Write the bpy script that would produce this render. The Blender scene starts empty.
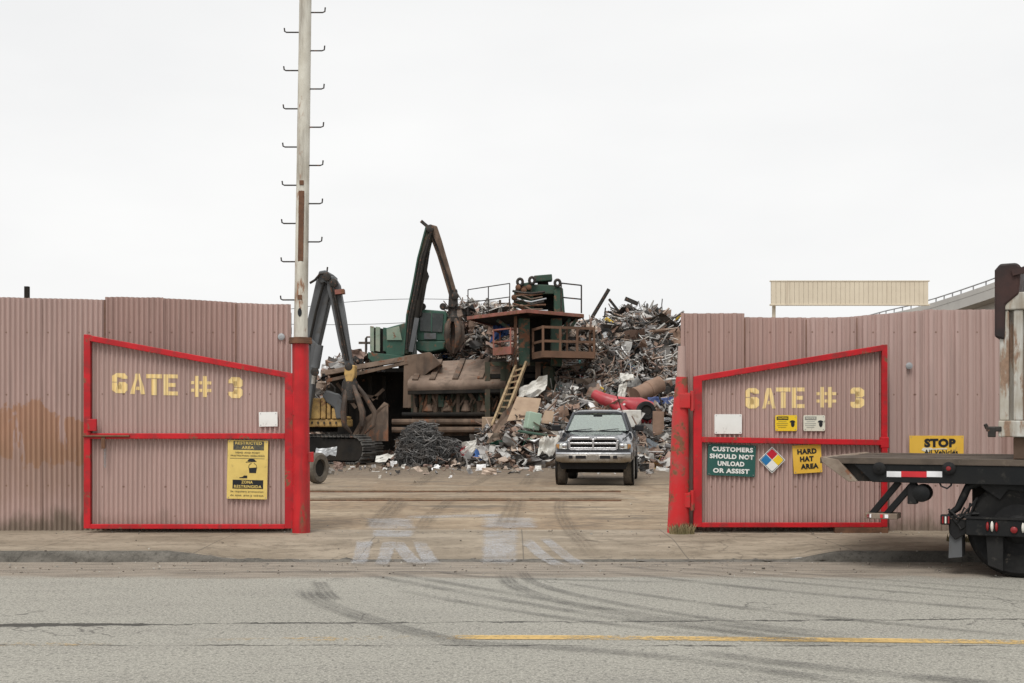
import bpy, bmesh, math, random
from mathutils import Vector, Matrix, noise
R = math.radians
PI = math.pi
rnd = random.Random(7)
S = bpy.context.scene
COL = S.collection

# ------------------------------------------------------------------ camera, sky, sun, exposure
F = 1138.0            # focal length in pixels of a 1024 wide picture
EYE = 1.5
HOR = 425.0
cam_d = bpy.data.cameras.new('camera')
cam = bpy.data.objects.new('camera', cam_d); COL.objects.link(cam)
cam_d.sensor_width = 36.0
cam_d.lens = F / 1024 * 36.0
cam_d.shift_y = (HOR - 341.5) / 1024
cam_d.clip_end = 2000
cam_d.clip_start = 0.1
cam.location = (0, 0, EYE); cam.rotation_euler = (R(90), 0, 0)
S.camera = cam

SUN_EL, SUN_AZ = R(58), R(200)          # azimuth measured clockwise from +Y
w = bpy.data.worlds.new('World'); S.world = w; w.use_nodes = True
nt = w.node_tree
bg = nt.nodes['Background']
sky = nt.nodes.new('ShaderNodeTexSky'); sky.sky_type = 'NISHITA'; sky.sun_disc = False
sky.sun_elevation = SUN_EL; sky.sun_rotation = SUN_AZ
sky.air_density = 1.0; sky.dust_density = 4.0
hs = nt.nodes.new('ShaderNodeHueSaturation'); hs.inputs['Saturation'].default_value = 0.12
mx = nt.nodes.new('ShaderNodeMixRGB'); mx.inputs['Fac'].default_value = 0.86
mx.inputs['Color2'].default_value = (8.35, 8.40, 8.42, 1)
nt.links.new(sky.outputs[0], hs.inputs['Color']); nt.links.new(hs.outputs[0], mx.inputs['Color1'])
tcw = nt.nodes.new('ShaderNodeTexCoord'); mpw = nt.nodes.new('ShaderNodeMapping'); mpw.inputs['Scale'].default_value = (1.6, 1.6, 4.5)
nzw = nt.nodes.new('ShaderNodeTexNoise'); nzw.inputs['Scale'].default_value = 1.3; nzw.inputs['Detail'].default_value = 5
rmw = nt.nodes.new('ShaderNodeValToRGB'); rmw.color_ramp.elements[0].position = .32; rmw.color_ramp.elements[1].position = .68
rmw.color_ramp.elements[0].color = (7.85, 7.88, 7.9, 1); rmw.color_ramp.elements[1].color = (8.75, 8.75, 8.68, 1)
nt.links.new(tcw.outputs['Generated'], mpw.inputs['Vector']); nt.links.new(mpw.outputs[0], nzw.inputs['Vector']); nt.links.new(nzw.outputs['Fac'], rmw.inputs['Fac']); nt.links.new(rmw.outputs[0], mx.inputs['Color2'])
nt.links.new(mx.outputs[0], bg.inputs['Color'])
bg.inputs['Strength'].default_value = 0.1
sd = bpy.data.lights.new('sun', 'SUN'); sd.energy = 1.8; sd.angle = R(25); sd.color = (1, .97, .92)
so = bpy.data.objects.new('sun', sd); COL.objects.link(so)
sdir = Vector((math.sin(SUN_AZ) * math.cos(SUN_EL), math.cos(SUN_AZ) * math.cos(SUN_EL), math.sin(SUN_EL)))
so.rotation_euler = sdir.to_track_quat('Z', 'Y').to_euler()
so.location = (0, 0, 30)
S.view_settings.view_transform = 'Standard'; S.view_settings.look = 'None'
S.view_settings.gamma = 1; S.view_settings.exposure = 0.29
S.cycles.max_bounces = 5

# ------------------------------------------------------------------ helpers
G = 0.11              # level of the pavement and the yard above the road

def P(px, py, Y):     # the point at distance Y that the photograph shows at (px, py)
    return Vector(((px - 512) / F * Y, Y, EYE - (py - HOR) / F * Y))

def XY(px, py, z=0.0):
    Y = (EYE - z) * F / (py - HOR)
    return ((px - 512) / F * Y, Y)

class MB:
    def __init__(s):
        s.v = []; s.f = []; s.c = []; s.col = None
    def add(s, vs, fs, col=None):
        n = len(s.v); s.v += [tuple(p) for p in vs]
        for f in fs:
            s.f.append([i + n for i in f]); s.c.append(col or s.col)
        return s
    def box(s, c, d, rot=None, col=None):
        hx, hy, hz = d[0] / 2, d[1] / 2, d[2] / 2
        vs = [Vector((x, y, z)) for x in (-hx, hx) for y in (-hy, hy) for z in (-hz, hz)]
        if rot is not None: vs = [rot @ p for p in vs]
        c = Vector(c)
        return s.add([c + p for p in vs], [(0,1,3,2),(4,6,7,5),(0,4,5,1),(2,3,7,6),(0,2,6,4),(1,5,7,3)], col)
    def span(s, x0, x1, y0, y1, z0, z1, col=None):
        return s.box(((x0+x1)/2, (y0+y1)/2, (z0+z1)/2), (abs(x1-x0), abs(y1-y0), abs(z1-z0)), None, col)
    def beam(s, a, b, w, h, up=(0, 0, 1), col=None):
        a = Vector(a); b = Vector(b); d = (b - a); L = d.length; d.normalize()
        up = Vector(up)
        x = d.cross(up)
        if x.length < 1e-3: x = d.cross(Vector((1, 0, 0)))
        x.normalize(); z = x.cross(d)
        vs = []
        for p in (a, b):
            for i, j in ((-1,-1),(1,-1),(1,1),(-1,1)):
                vs.append(p + x * (i * w / 2) + z * (j * h / 2))
        return s.add(vs, [(0,1,2,3),(7,6,5,4),(0,4,5,1),(1,5,6,2),(2,6,7,3),(3,7,4,0)], col)
    def tube(s, pts, r, n=8, col=None, closed=False, cap=True):
        pts = [Vector(p) for p in pts]; m = len(pts)
        rs = r if isinstance(r, (list, tuple)) else [r] * m
        vs = []; prev = None
        for i, p in enumerate(pts):
            if closed: t = pts[(i+1) % m] - pts[i-1]
            else: t = pts[min(i+1, m-1)] - pts[max(i-1, 0)]
            if t.length < 1e-9: t = Vector((0, 0, 1))
            t.normalize()
            if prev is None:
                x = t.cross(Vector((0, 0, 1)))
                if x.length < .05: x = t.cross(Vector((0, 1, 0)))
            else:
                x = prev - t * prev.dot(t)
                if x.length < 1e-4: x = t.cross(Vector((0, 1, .3)))
            x.normalize(); prev = x; y = t.cross(x)
            for k in range(n):
                a = 2 * PI * k / n
                vs.append(p + (x * math.cos(a) + y * math.sin(a)) * rs[i])
        fs = []
        for i in range(m if closed else m - 1):
            j = (i + 1) % m
            for k in range(n):
                l = (k + 1) % n
                fs.append((i*n+k, i*n+l, j*n+l, j*n+k))
        if cap and not closed:
            fs.append(tuple(range(n-1, -1, -1))); fs.append(tuple((m-1)*n + k for k in range(n)))
        return s.add(vs, fs, col)
    def prism(s, poly, ext, col=None):       # planar polygon (3D points) pushed along ext
        n = len(poly); ext = Vector(ext)
        vs = [Vector(p) for p in poly] + [Vector(p) + ext for p in poly]
        fs = [tuple(range(n)), tuple(range(2*n-1, n-1, -1))]
        for i in range(n):
            j = (i + 1) % n
            fs.append((i, i+n, j+n, j))
        return s.add(vs, fs, col)
    def lathe(s, prof, c, axis='x', n=24, col=None, cap=True):   # prof: (radius, offset along the axis)
        c = Vector(c); vs = []; m = len(prof)
        for (r, o) in prof:
            for k in range(n):
                a = 2 * PI * k / n; u, v = math.cos(a) * r, math.sin(a) * r
                p = {'x': (o, u, v), 'y': (u, o, v), 'z': (u, v, o)}[axis]
                vs.append(c + Vector(p))
        fs = []
        for i in range(m - 1):
            for k in range(n):
                l = (k + 1) % n
                fs.append((i*n+k, i*n+l, (i+1)*n+l, (i+1)*n+k))
        if cap: fs.append(tuple(range(n-1, -1, -1))); fs.append(tuple((m-1)*n+k for k in range(n)))
        return s.add(vs, fs, col)
    def loft(s, secs, cap=True, col=None, closed=True):
        n = len(secs[0]); vs = [p for sec in secs for p in sec]; fs = []
        for i in range(len(secs) - 1):
            for k in range(n if closed else n - 1):
                l = (k + 1) % n
                fs.append((i*n+k, i*n+l, (i+1)*n+l, (i+1)*n+k))
        if cap:
            fs.append(tuple(range(n-1, -1, -1))); fs.append(tuple((len(secs)-1)*n+k for k in range(n)))
        return s.add(vs, fs, col)
    def grid(s, fn, nu, nv, col=None):       # fn(u, v) with u, v in 0..1
        vs = [fn(i / nu, j / nv) for j in range(nv + 1) for i in range(nu + 1)]
        fs = [(j*(nu+1)+i, j*(nu+1)+i+1, (j+1)*(nu+1)+i+1, (j+1)*(nu+1)+i) for j in range(nv) for i in range(nu)]
        return s.add(vs, fs, col)

LOCAL = {}
def obj(name, mb, mat, parent=None, bevel=0, smooth=False, fixn=True):
    me = bpy.data.meshes.new(name)
    off = Vector((0, 0, 0))
    if parent is not None:
        top = parent
        while top.parent is not None: top = top.parent
        if not LOCAL.get(top.name): off = top.location.copy()
    me.from_pydata([tuple(Vector(p) - off) for p in mb.v], [], mb.f)
    if fixn:
        bm = bmesh.new(); bm.from_mesh(me); bmesh.ops.recalc_face_normals(bm, faces=bm.faces); bm.to_mesh(me); bm.free()
    if any(c is not None for c in mb.c):
        at = me.color_attributes.new('tint', 'FLOAT_COLOR', 'CORNER')
        flat = []
        for p in me.polygons:
            c = mb.c[p.index] or (.3, .3, .3)
            flat += [c[0], c[1], c[2], 1.0] * p.loop_total
        at.data.foreach_set('color', flat)
    if mat is not None: me.materials.append(mat)
    if smooth:
        me.polygons.foreach_set('use_smooth', [True] * len(me.polygons))
    o = bpy.data.objects.new(name, me); COL.objects.link(o)
    if smooth and smooth != 'all':
        try: me.set_sharp_from_angle(angle=R(38))
        except Exception: pass
    if parent is not None: o.parent = parent
    if bevel:
        b = o.modifiers.new('bevel', 'BEVEL'); b.width = bevel; b.segments = 2; b.limit_method = 'ANGLE'; b.angle_limit = R(40)
    return o
def thing(name, label, cat, loc, rotz=0, group=None, local=False):
    o = bpy.data.objects.new(name, None); COL.objects.link(o)
    o.empty_display_size = .2
    o.location = loc; o.rotation_euler = (0, 0, rotz)
    o['label'] = label; o['category'] = cat
    if group: o['group'] = group
    LOCAL[o.name] = local or rotz != 0
    return o
def tag(o, label, cat, group=None):
    o['label'] = label; o['category'] = cat
    if group: o['group'] = group
    return o
def struct(name, mb, mat, kind='structure', **k):
    o = obj(name, mb, mat, **k); o['kind'] = kind; return o
def recenter(o, loc=None):                # single-mesh things: put the origin at the base of the mesh
    me = o.data; xs = [v.co for v in me.vertices]
    lo = Vector([min(p[i] for p in xs) for i in range(3)]); hi = Vector([max(p[i] for p in xs) for i in range(3)])
    c = Vector(((lo.x + hi.x) / 2, (lo.y + hi.y) / 2, lo.z))
    me.transform(Matrix.Translation(-c)); o.location = c
    return o
def copy_tree(o, loc, rotz=None, label=None):
    c = o.copy(); COL.objects.link(c); c.location = loc
    if rotz is not None: c.rotation_euler = (0, 0, rotz)
    if label: c['label'] = label
    for ch in list(o.children):
        d = ch.copy(); COL.objects.link(d); d.parent = c
        for g in list(ch.children):
            e = g.copy(); COL.objects.link(e); e.parent = d
    return c

# ------------------------------------------------------------------ materials
class NT:
    def __init__(s, name):
        s.m = bpy.data.materials.new(name); s.m.use_nodes = True
        s.t = s.m.node_tree; s.b = s.t.nodes['Principled BSDF']; s.out = s.t.nodes['Material Output']
    def n(s, typ, **k):
        x = s.t.nodes.new(typ)
        for a, v in k.items(): setattr(x, a, v)
        return x
    def l(s, a, b): s.t.links.new(a, b)
    def pos(s, obj_space=True):
        if obj_space: return s.n('ShaderNodeTexCoord').outputs['Object']
        return s.n('ShaderNodeNewGeometry').outputs['Position']
    def map(s, v, scale):
        m = s.n('ShaderNodeMapping'); m.inputs['Scale'].default_value = scale; s.l(v, m.inputs['Vector']); return m.outputs[0]
    def noise(s, v, scale, detail=4, rough=.55, dist=0):
        x = s.n('ShaderNodeTexNoise'); x.inputs['Scale'].default_value = scale; x.inputs['Detail'].default_value = detail
        x.inputs['Roughness'].default_value = rough; x.inputs['Distortion'].default_value = dist
        s.l(v, x.inputs['Vector']); return x.outputs['Fac']
    def math(s, op, a, b=0.0, clamp=False):
        x = s.n('ShaderNodeMath'); x.operation = op; x.use_clamp = clamp
        for i, q in enumerate((a, b)):
            if isinstance(q, (int, float)): x.inputs[i].default_value = q
            else: s.l(q, x.inputs[i])
        return x.outputs[0]
    def step(s, v, lo, hi, a=0.0, b=1.0):
        x = s.n('ShaderNodeMapRange'); x.interpolation_type = 'SMOOTHSTEP'
        s.l(v, x.inputs['Value'])
        for k, q in (('From Min', lo), ('From Max', hi), ('To Min', a), ('To Max', b)): x.inputs[k].default_value = q
        return x.outputs[0]
    def mix(s, fac, a, b):
        x = s.n('ShaderNodeMixRGB')
        for k, q in (('Fac', fac), ('Color1', a), ('Color2', b)):
            if isinstance(q, (int, float)): x.inputs[k].default_value = q
            elif isinstance(q, tuple): x.inputs[k].default_value = (*q, 1)
            else: s.l(q, x.inputs[k])
        return x.outputs[0]
    def sep(s, v):
        x = s.n('ShaderNodeSeparateXYZ'); s.l(v, x.inputs[0]); return x.outputs
    def bump(s, h, strength=.3, dist=.01):
        x = s.n('ShaderNodeBump'); x.inputs['Strength'].default_value = strength; x.inputs['Distance'].default_value = dist
        s.l(h, x.inputs['Height']); s.l(x.outputs[0], s.b.inputs['Normal'])
    def color(s, c):
        if isinstance(c, tuple): s.b.inputs['Base Color'].default_value = (*c, 1)
        else: s.l(c, s.b.inputs['Base Color'])
    def rough(s, r):
        if isinstance(r, (int, float)): s.b.inputs['Roughness'].default_value = r
        else: s.l(r, s.b.inputs['Roughness'])

RUST = (.11, .052, .03)
def M(name, c1, c2=None, rough=.6, metal=0.0, scale=3.0, rust=0.0, rcol=RUST, dirt=0.0, dcol=(.16, .13, .10), streak=False, bump=.15, bscale=60, coat=0):
    t = NT(name); v = t.pos()
    c2 = c2 or tuple(x * .72 for x in c1)
    a = t.step(t.noise(v, scale, 6), .35, .68)
    c = t.mix(a, c1, c2)
    r = t.step(t.noise(v, scale * 3, 4), .3, .7, rough - .08, rough + .1)
    if dirt:
        vd = t.map(v, (1, 1, .12)) if streak else v
        d = t.step(t.noise(vd, scale * 2.3, 7, .62), .62 - dirt * .35, .74 - dirt * .1)
        c = t.mix(t.math('MULTIPLY', d, .75), c, dcol)
    if rust:
        vr = t.map(v, (1, 1, .25)) if streak else v
        q = t.noise(vr, scale * 1.7, 9, .68)
        k = t.step(q, .66 - rust * .34, .72 - rust * .3)
        rc = t.mix(t.noise(v, scale * 9, 5), rcol, tuple(min(1, x * 2.3) for x in rcol))
        c = t.mix(k, c, rc)
        r = t.math('MAXIMUM', r, t.math('MULTIPLY', k, .85))
        if metal:
            t.l(t.math('MULTIPLY', t.math('SUBTRACT', 1.0, k), metal), t.b.inputs['Metallic'])
    elif metal: t.b.inputs['Metallic'].default_value = metal
    t.color(c); t.rough(r)
    if coat: t.b.inputs['Coat Weight'].default_value = coat; t.b.inputs['Coat Roughness'].default_value = .08
    if bump: t.bump(t.noise(v, bscale, 3), bump, .004)
    return t.m

def cracks(t, sx, sy, slope, y0, w0, amp, nz, side=1):
    # a dark wandering line y = y0 + slope * x + noise
    yy = t.math('ADD', t.math('MULTIPLY', sx, slope), y0)
    yy = t.math('ADD', yy, t.math('MULTIPLY', t.math('SUBTRACT', nz, .5), amp))
    return t.math('ABSOLUTE', t.math('SUBTRACT', sy, yy))

def mat_road():
    t = NT('asphalt'); v = t.pos(False); x, y, z = t.sep(v)
    big = t.noise(v, .35, 5); mid = t.noise(t.map(v, (.5, 2.0, 1)), 1.6, 6, .6); grain = t.noise(v, 60, 3, .8); peb = t.noise(v, 26, 4, .8)
    c = t.mix(t.step(big, .3, .7), (.208, .202, .176), (.256, .248, .216))
    c = t.mix(t.step(mid, .42, .7, 0, .45), c, (.17, .162, .145))
    c = t.mix(t.step(grain, .42, .64, 0, .75), c, (.46, .44, .385))
    c = t.mix(t.step(peb, .51, .63, 0, .7), c, (.09, .086, .078))
    # dirt washed into the gutter
    e = t.math('ADD', y, t.math('MULTIPLY', t.math('SUBTRACT', t.noise(t.map(v, (.6, 1.4, 1)), 2.2, 7, .65), .5), .7))
    k = t.step(e, 11.05, 11.35)
    dirt = t.mix(t.step(t.noise(t.map(v, (.4, 3.5, 1)), 3.2, 9, .72), .42, .6), (.25, .21, .168), (.125, .102, .08))
    dirt = t.mix(t.step(grain, .45, .62, 0, .5), dirt, (.36, .32, .27))
    c = t.mix(t.math('MULTIPLY', k, .88), c, dirt)
    # long cracks along the lanes
    nz = t.noise(v, 2.6, 9, .72)
    wd = t.noise(t.map(v, (1, .1, 1)), 1.7, 5, .6)
    d1 = cracks(t, x, y, .036, 8.66, .02, .34, nz)
    lw = t.math('ADD', t.step(x, -3.4, -2.4, .052, .0), t.step(wd, .34, .70, .009, .034))
    c = t.mix(t.math('MULTIPLY', t.step(t.math('SUBTRACT', d1, lw), -.012, .008, 1, 0), .88), c, (.035, .033, .03))
    d2 = cracks(t, x, y, -.004, 7.74, .02, .22, nz)
    c = t.mix(t.math('MULTIPLY', t.step(t.math('SUBTRACT', d2, t.step(wd, .36, .66, .002, .02)), -.008, .008, .9, 0), t.step(x, -9, -4, .5, 1)), c, (.045, .042, .037))
    d3 = cracks(t, x, y, .01, 6.62, .02, .5, nz)
    c = t.mix(t.math('MULTIPLY', t.step(t.math('SUBTRACT', d3, t.step(wd, .45, .7, .0, .012)), -.006, .008, .5, 0), .7), c, (.07, .066, .06))
    wv = t.n('ShaderNodeVectorMath'); wv.operation = 'ADD'
    nn = t.n('ShaderNodeTexNoise'); nn.inputs['Scale'].default_value = 2.2; nn.inputs['Detail'].default_value = 8
    vo = t.n('ShaderNodeTexVoronoi'); vo.feature = 'DISTANCE_TO_EDGE'; vo.inputs['Scale'].default_value = .42
    t.l(v, nn.inputs['Vector']); t.l(v, wv.inputs[0]); t.l(nn.outputs['Color'], wv.inputs[1]); t.l(wv.outputs[0], vo.inputs['Vector'])
    ck = t.math('MULTIPLY', t.step(vo.outputs['Distance'], .0015, .006, .7, 0), t.step(t.noise(v, .45, 3), .5, .58))
    c = t.mix(ck, c, (.07, .066, .06))
    st = t.noise(t.map(v, (.35, 1.3, 1)), .9, 6, .6)
    c = t.mix(t.step(st, .6, .78, 0, .35), c, (.12, .117, .11))
    t.color(c); t.rough(.88)
    t.bump(t.math('ADD', grain, t.math('MULTIPLY', peb, .8)), .55, .006)
    return t.m

def mat_concrete(name, a, b, stain, sc=1.0, joints=0, yard=False):
    t = NT(name); v = t.pos(False); x, y, z = t.sep(v)
    n1 = t.noise(t.map(v, (.6, 1.6, 1)), .8 * sc, 8, .62); n2 = t.noise(v, 6 * sc, 6, .65); g = t.noise(v, 70, 2, .7)
    c = t.mix(t.step(n1, .40, .60), a, b)
    c = t.mix(t.step(n2, .50, .68, 0, .6), c, stain)
    n3 = t.noise(t.map(v, (.7, 1.5, 1)), 1.9 * sc, 9, .7)
    c = t.mix(t.step(n3, .52, .66, 0, .65), c, stain)
    c = t.mix(t.step(t.noise(v, 2.3, 5, .6), .62, .70, 0, .45), c, tuple(q * 1.25 for q in a))
    c = t.mix(t.step(g, .5, .75, 0, .35), c, tuple(q * 1.5 for q in a))
    vo = t.n('ShaderNodeTexVoronoi'); vo.feature = 'DISTANCE_TO_EDGE'; vo.inputs['Scale'].default_value = .28 if not yard else .2
    wv = t.n('ShaderNodeVectorMath'); wv.operation = 'ADD'
    nn = t.n('ShaderNodeTexNoise'); nn.inputs['Scale'].default_value = 1.4; nn.inputs['Detail'].default_value = 8
    t.l(v, nn.inputs['Vector']); t.l(v, wv.inputs[0]); t.l(nn.outputs['Color'], wv.inputs[1]); t.l(wv.outputs[0], vo.inputs['Vector'])
    cr = t.step(vo.outputs['Distance'], .0015, .006, .35 if not yard else .2, 0)
    c = t.mix(cr, c, tuple(q * .35 for q in stain))
    if joints:
        d = t.math('ABSOLUTE', t.math('SUBTRACT', t.math('FRACT', t.math('ADD', t.math('DIVIDE', x, joints), .43)), .5))
        c = t.mix(t.step(d, .002, .0055, .7, 0), c, (.09, .08, .065))
        d = t.math('ABSOLUTE', t.math('SUBTRACT', y, 12.68))
        c = t.mix(t.step(d, .006, .016, .6, 0), c, (.09, .08, .065))
    if yard:
        # tracked-in mud, in bands left by wheels crossing
        m1 = t.noise(t.map(v, (.55, .5, 1)), 1.0, 9, .64)
        c = t.mix(t.step(m1, .44, .60, 0, .85), c, t.mix(t.step(n2, .4, .62), (.255, .185, .12), (.17, .125, .085)))
        m2 = t.noise(t.map(v, (.4, .9, 1)), .9, 9, .66)
        c = t.mix(t.step(m2, .56, .66, 0, .7), c, (.10, .082, .064))
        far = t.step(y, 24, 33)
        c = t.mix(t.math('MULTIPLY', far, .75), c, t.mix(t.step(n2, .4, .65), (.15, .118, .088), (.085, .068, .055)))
    t.color(c); t.rough(.9)
    t.bump(t.math('ADD', n2, t.math('MULTIPLY', g, .4)), .4, .012)
    return t.m

def mat_fence(name, patch=False, shade=1.0, foot=.75):
    t = NT(name); v = t.pos(False); x, y, z = t.sep(v)
    n1 = t.noise(t.map(v, (1, 1, .25)), 1.1, 7, .6); n2 = t.noise(t.map(v, (7, 7, .35)), 2.0, 5, .6); g = t.noise(v, 26, 6, .65)
    a = tuple(q * shade for q in (.437, .306, .274)); b = tuple(q * shade for q in (.375, .261, .231))
    c = t.mix(t.step(n1, .3, .7), a, b)
    c = t.mix(t.step(n2, .48, .78, 0, .55), c, (.24, .175, .155))
    c = t.mix(t.step(g, .60, .78, 0, .3), c, (.46, .36, .33))
    sp = t.noise(v, 9, 6, .7)
    c = t.mix(t.step(sp, .68, .74, 0, .8), c, (.15, .085, .055))
    oi = t.n('ShaderNodeObjectInfo')
    rv_ = t.step(oi.outputs['Random'], 0, 1, -.05, .05)
    bc = t.n('ShaderNodeBrightContrast'); t.l(c, bc.inputs['Color']); t.l(t.math('MULTIPLY', rv_, .6), bc.inputs['Bright']); c = bc.outputs[0]
    # fixing screws with a rusty halo along the rails
    fx = t.math('ABSOLUTE', t.math('SUBTRACT', t.math('FRACT', t.math('DIVIDE', x, .272)), .5)); fx = t.math('MULTIPLY', fx, .272)
    dz = None
    for zr in (.7, 1.9, 2.72):
        q_ = t.math('ABSOLUTE', t.math('SUBTRACT', z, zr)); dz = q_ if dz is None else t.math('MINIMUM', dz, q_)
    dd = t.math('POWER', t.math('ADD', t.math('MULTIPLY', fx, fx), t.math('MULTIPLY', dz, dz)), .5)
    c = t.mix(t.step(dd, .008, .016, .8, 0), c, (.17, .10, .075))
    if patch:
        w1 = t.noise(t.map(v, (2.2, 1, 1.6)), 1.3, 7, .65)
        zz = t.math('ADD', z, t.math('MULTIPLY', t.math('SUBTRACT', w1, .5), 1.0))
        ww = t.noise(t.map(v, (5, 1, .9)), 1.0, 5, .6)
        k = t.math('MULTIPLY', t.step(zz, .98, 1.03), t.step(zz, 1.66, 1.70, 1, 0))
        k = t.math('MULTIPLY', k, t.step(ww, .42, .45))
        c = t.mix(t.math('MULTIPLY', k, .92), c, t.mix(t.noise(v, 5, 6), (.41, .235, .155), (.34, .20, .135)))
        hz = t.math('MULTIPLY', t.step(zz, .2, .9), t.step(zz, 1.0, 1.6, 1, 0))
        c = t.mix(t.math('MULTIPLY', hz, .4), c, (.25, .16, .10))
    # splashed mud and algae along the foot
    m = t.math('ADD', z, t.math('MULTIPLY', t.math('SUBTRACT', t.noise(t.map(v, (1.2, 1, .5)), 2.1, 7, .65), .5), .9))
    c = t.mix(t.step(m, .14, .40, foot, 0), c, (.12, .10, .068))
    t.color(c); t.rough(.62)
    t.bump(g, .15, .004)
    return t.m

def mat_paint(name, c1, c2, wear, scale, wearx=None, top=.92):
    t = NT(name); v = t.pos(False); x, y, z = t.sep(v)
    q = t.noise(v, scale, 8, .72); q2 = t.noise(t.map(v, (.4, 1.2, 1)), scale * .12, 4, .6)
    s_ = t.math('ADD', t.math('MULTIPLY', q, .55), t.math('MULTIPLY', q2, .45))
    if wearx:
        s_ = t.math('ADD', s_, t.step(x, wearx[0], wearx[1], wearx[2], 0))
    k = t.step(s_, wear - .10, wear + .08, top, 0)
    t.color(t.mix(t.noise(v, scale * .7, 6), c1, c2)); t.rough(.8)
    tr = t.n('ShaderNodeBsdfTransparent'); ms = t.n('ShaderNodeMixShader')
    t.l(k, ms.inputs[0]); t.l(tr.outputs[0], ms.inputs[1]); t.l(t.b.outputs[0], ms.inputs[2]); t.l(ms.outputs[0], t.out.inputs[0])
    return t.m

def mat_smudge(name, c1, c2, top):
    t = NT(name); v = t.pos(False)
    at = t.n('ShaderNodeAttribute'); at.attribute_name = 'UVMap'
    w_ = t.noise(v, 5, 6, .6); u, vv, _ = t.sep(at.outputs['Vector'])
    u = t.math('ADD', u, t.math('MULTIPLY', t.math('SUBTRACT', w_, .5), .25)); vv = t.math('ADD', vv, t.math('MULTIPLY', t.math('SUBTRACT', t.noise(v, 4, 6, .65), .5), .3))
    k = t.math('MULTIPLY', t.math('MULTIPLY', t.step(u, 0, .16), t.step(u, .84, 1, 1, 0)), t.math('MULTIPLY', t.step(vv, 0, .16), t.step(vv, .84, 1, 1, 0)))
    k = t.math('MULTIPLY', k, t.step(t.noise(v, 2.4, 8, .7), .36, .62, .25, top)); k = t.math('MULTIPLY', k, t.step(t.noise(v, 34, 4, .75), .36, .56, .25, 1))
    t.color(t.mix(t.noise(v, 6, 5), c1, c2)); t.rough(.85)
    tr = t.n('ShaderNodeBsdfTransparent'); ms = t.n('ShaderNodeMixShader')
    t.l(k, ms.inputs[0]); t.l(tr.outputs[0], ms.inputs[1]); t.l(t.b.outputs[0], ms.inputs[2]); t.l(ms.outputs[0], t.out.inputs[0])
    return t.m

def mat_tyre_mark(col=(.07, .068, .066)):
    t = NT('rubber_mark'); v = t.pos(False)
    at = t.n('ShaderNodeAttribute'); at.attribute_name = 'UVMap'
    u, vv, _ = t.sep(at.outputs['Vector'])
    q = t.noise(t.map(v, (1, 1.5, 1)), 1.3, 6, .6); g = t.noise(v, 60, 3, .7)
    edge = t.math('MULTIPLY', t.step(vv, 0, .22), t.step(vv, .78, 1, 1, 0))
    ends = t.math('MULTIPLY', t.step(u, 0, .12), t.step(u, .75, 1, 1, 0))
    k = t.math('MULTIPLY', t.math('MULTIPLY', edge, ends), t.step(q, .34, .66, .16, .50))
    k = t.math('MULTIPLY', k, t.step(g, .3, .6, .45, 1))
    k = t.math('MULTIPLY', k, t.step(t.math('SINE', t.math('MULTIPLY', vv, 26.0)), -.6, .3, .45, .95))
    t.color(col); t.rough(.8)
    tr = t.n('ShaderNodeBsdfTransparent'); ms = t.n('ShaderNodeMixShader')
    t.l(k, ms.inputs[0]); t.l(tr.outputs[0], ms.inputs[1]); t.l(t.b.outputs[0], ms.inputs[2]); t.l(ms.outputs[0], t.out.inputs[0])
    return t.m

def mat_tint(name, rough=.6, metal=0.0, rust=.25):
    t = NT(name); v = t.pos(False)
    at = t.n('ShaderNodeAttribute'); at.attribute_name = 'tint'
    n = t.noise(v, 3.5, 7, .7); f = t.noise(v, 11, 5, .65)
    c = t.mix(t.step(n, .45, .75, 0, .5), at.outputs['Color'], (.10, .07, .05))
    c = t.mix(t.step(f, .58 , .72, 0, rust * 2), c, (.14, .085, .055))
    t.color(c); t.rough(rough)
    if metal: t.b.inputs['Metallic'].default_value = metal
    return t.m

def mat_glass(name, tint, gloss, rough=.04):
    t = NT(name)
    g = t.n('ShaderNodeBsdfGlossy'); g.inputs['Roughness'].default_value = rough; g.inputs['Color'].default_value = (*tint, 1)
    tr = t.n('ShaderNodeBsdfTransparent'); tr.inputs['Color'].default_value = (.72, .80, .76, 1)
    ms = t.n('ShaderNodeMixShader'); ms.inputs[0].default_value = gloss
    t.l(tr.outputs[0], ms.inputs[1]); t.l(g.outputs[0], ms.inputs[2]); t.l(ms.outputs[0], t.out.inputs[0])
    return t.m

m_road = mat_road()
m_walk = mat_concrete('pavement_concrete', (.30, .252, .193), (.212, .175, .13), (.125, .102, .075), 1.3, 1.83)
m_kerb = mat_concrete('kerb_concrete', (.15, .138, .12), (.09, .083, .072), (.05, .046, .04), 3.5)
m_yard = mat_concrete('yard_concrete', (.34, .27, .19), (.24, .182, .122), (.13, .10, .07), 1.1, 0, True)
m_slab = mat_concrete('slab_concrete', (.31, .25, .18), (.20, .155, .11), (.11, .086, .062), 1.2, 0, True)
m_fence = mat_fence('pink_sheet'); m_fence_p = mat_fence('pink_sheet_patched', True); m_gate = mat_fence('pink_gate_sheet', False, 1.0, .3); m_fence_w = mat_fence('pink_wide_sheet', False, 1.0)
m_red = M('red_frame_paint', (.52, .017, .024), (.38, .015, .02), .45, 0, 3.5, rust=.22, dirt=.4, dcol=(.20, .035, .033))
m_redpost = M('red_post_paint', (.52, .02, .024), (.38, .016, .02), .45, 0, 3.2, rust=.26, dirt=.5, streak=True, dcol=(.20, .04, .035))
m_redworn = M('worn_red_post', (.52, .022, .025), (.42, .05, .048), .5, 0, 2.6, rust=.42, dirt=.2)
m_polew = M('chipped_white_paint', (.64, .62, .55), (.50, .47, .40), .5, 0, 2.6, rust=.32, dirt=.5, streak=True, rcol=(.16, .085, .05))
m_rust = M('rusty_steel', (.17, .085, .05), (.10, .055, .035), .85, 0, 6, dirt=.2, dcol=(.06, .04, .03))
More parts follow.
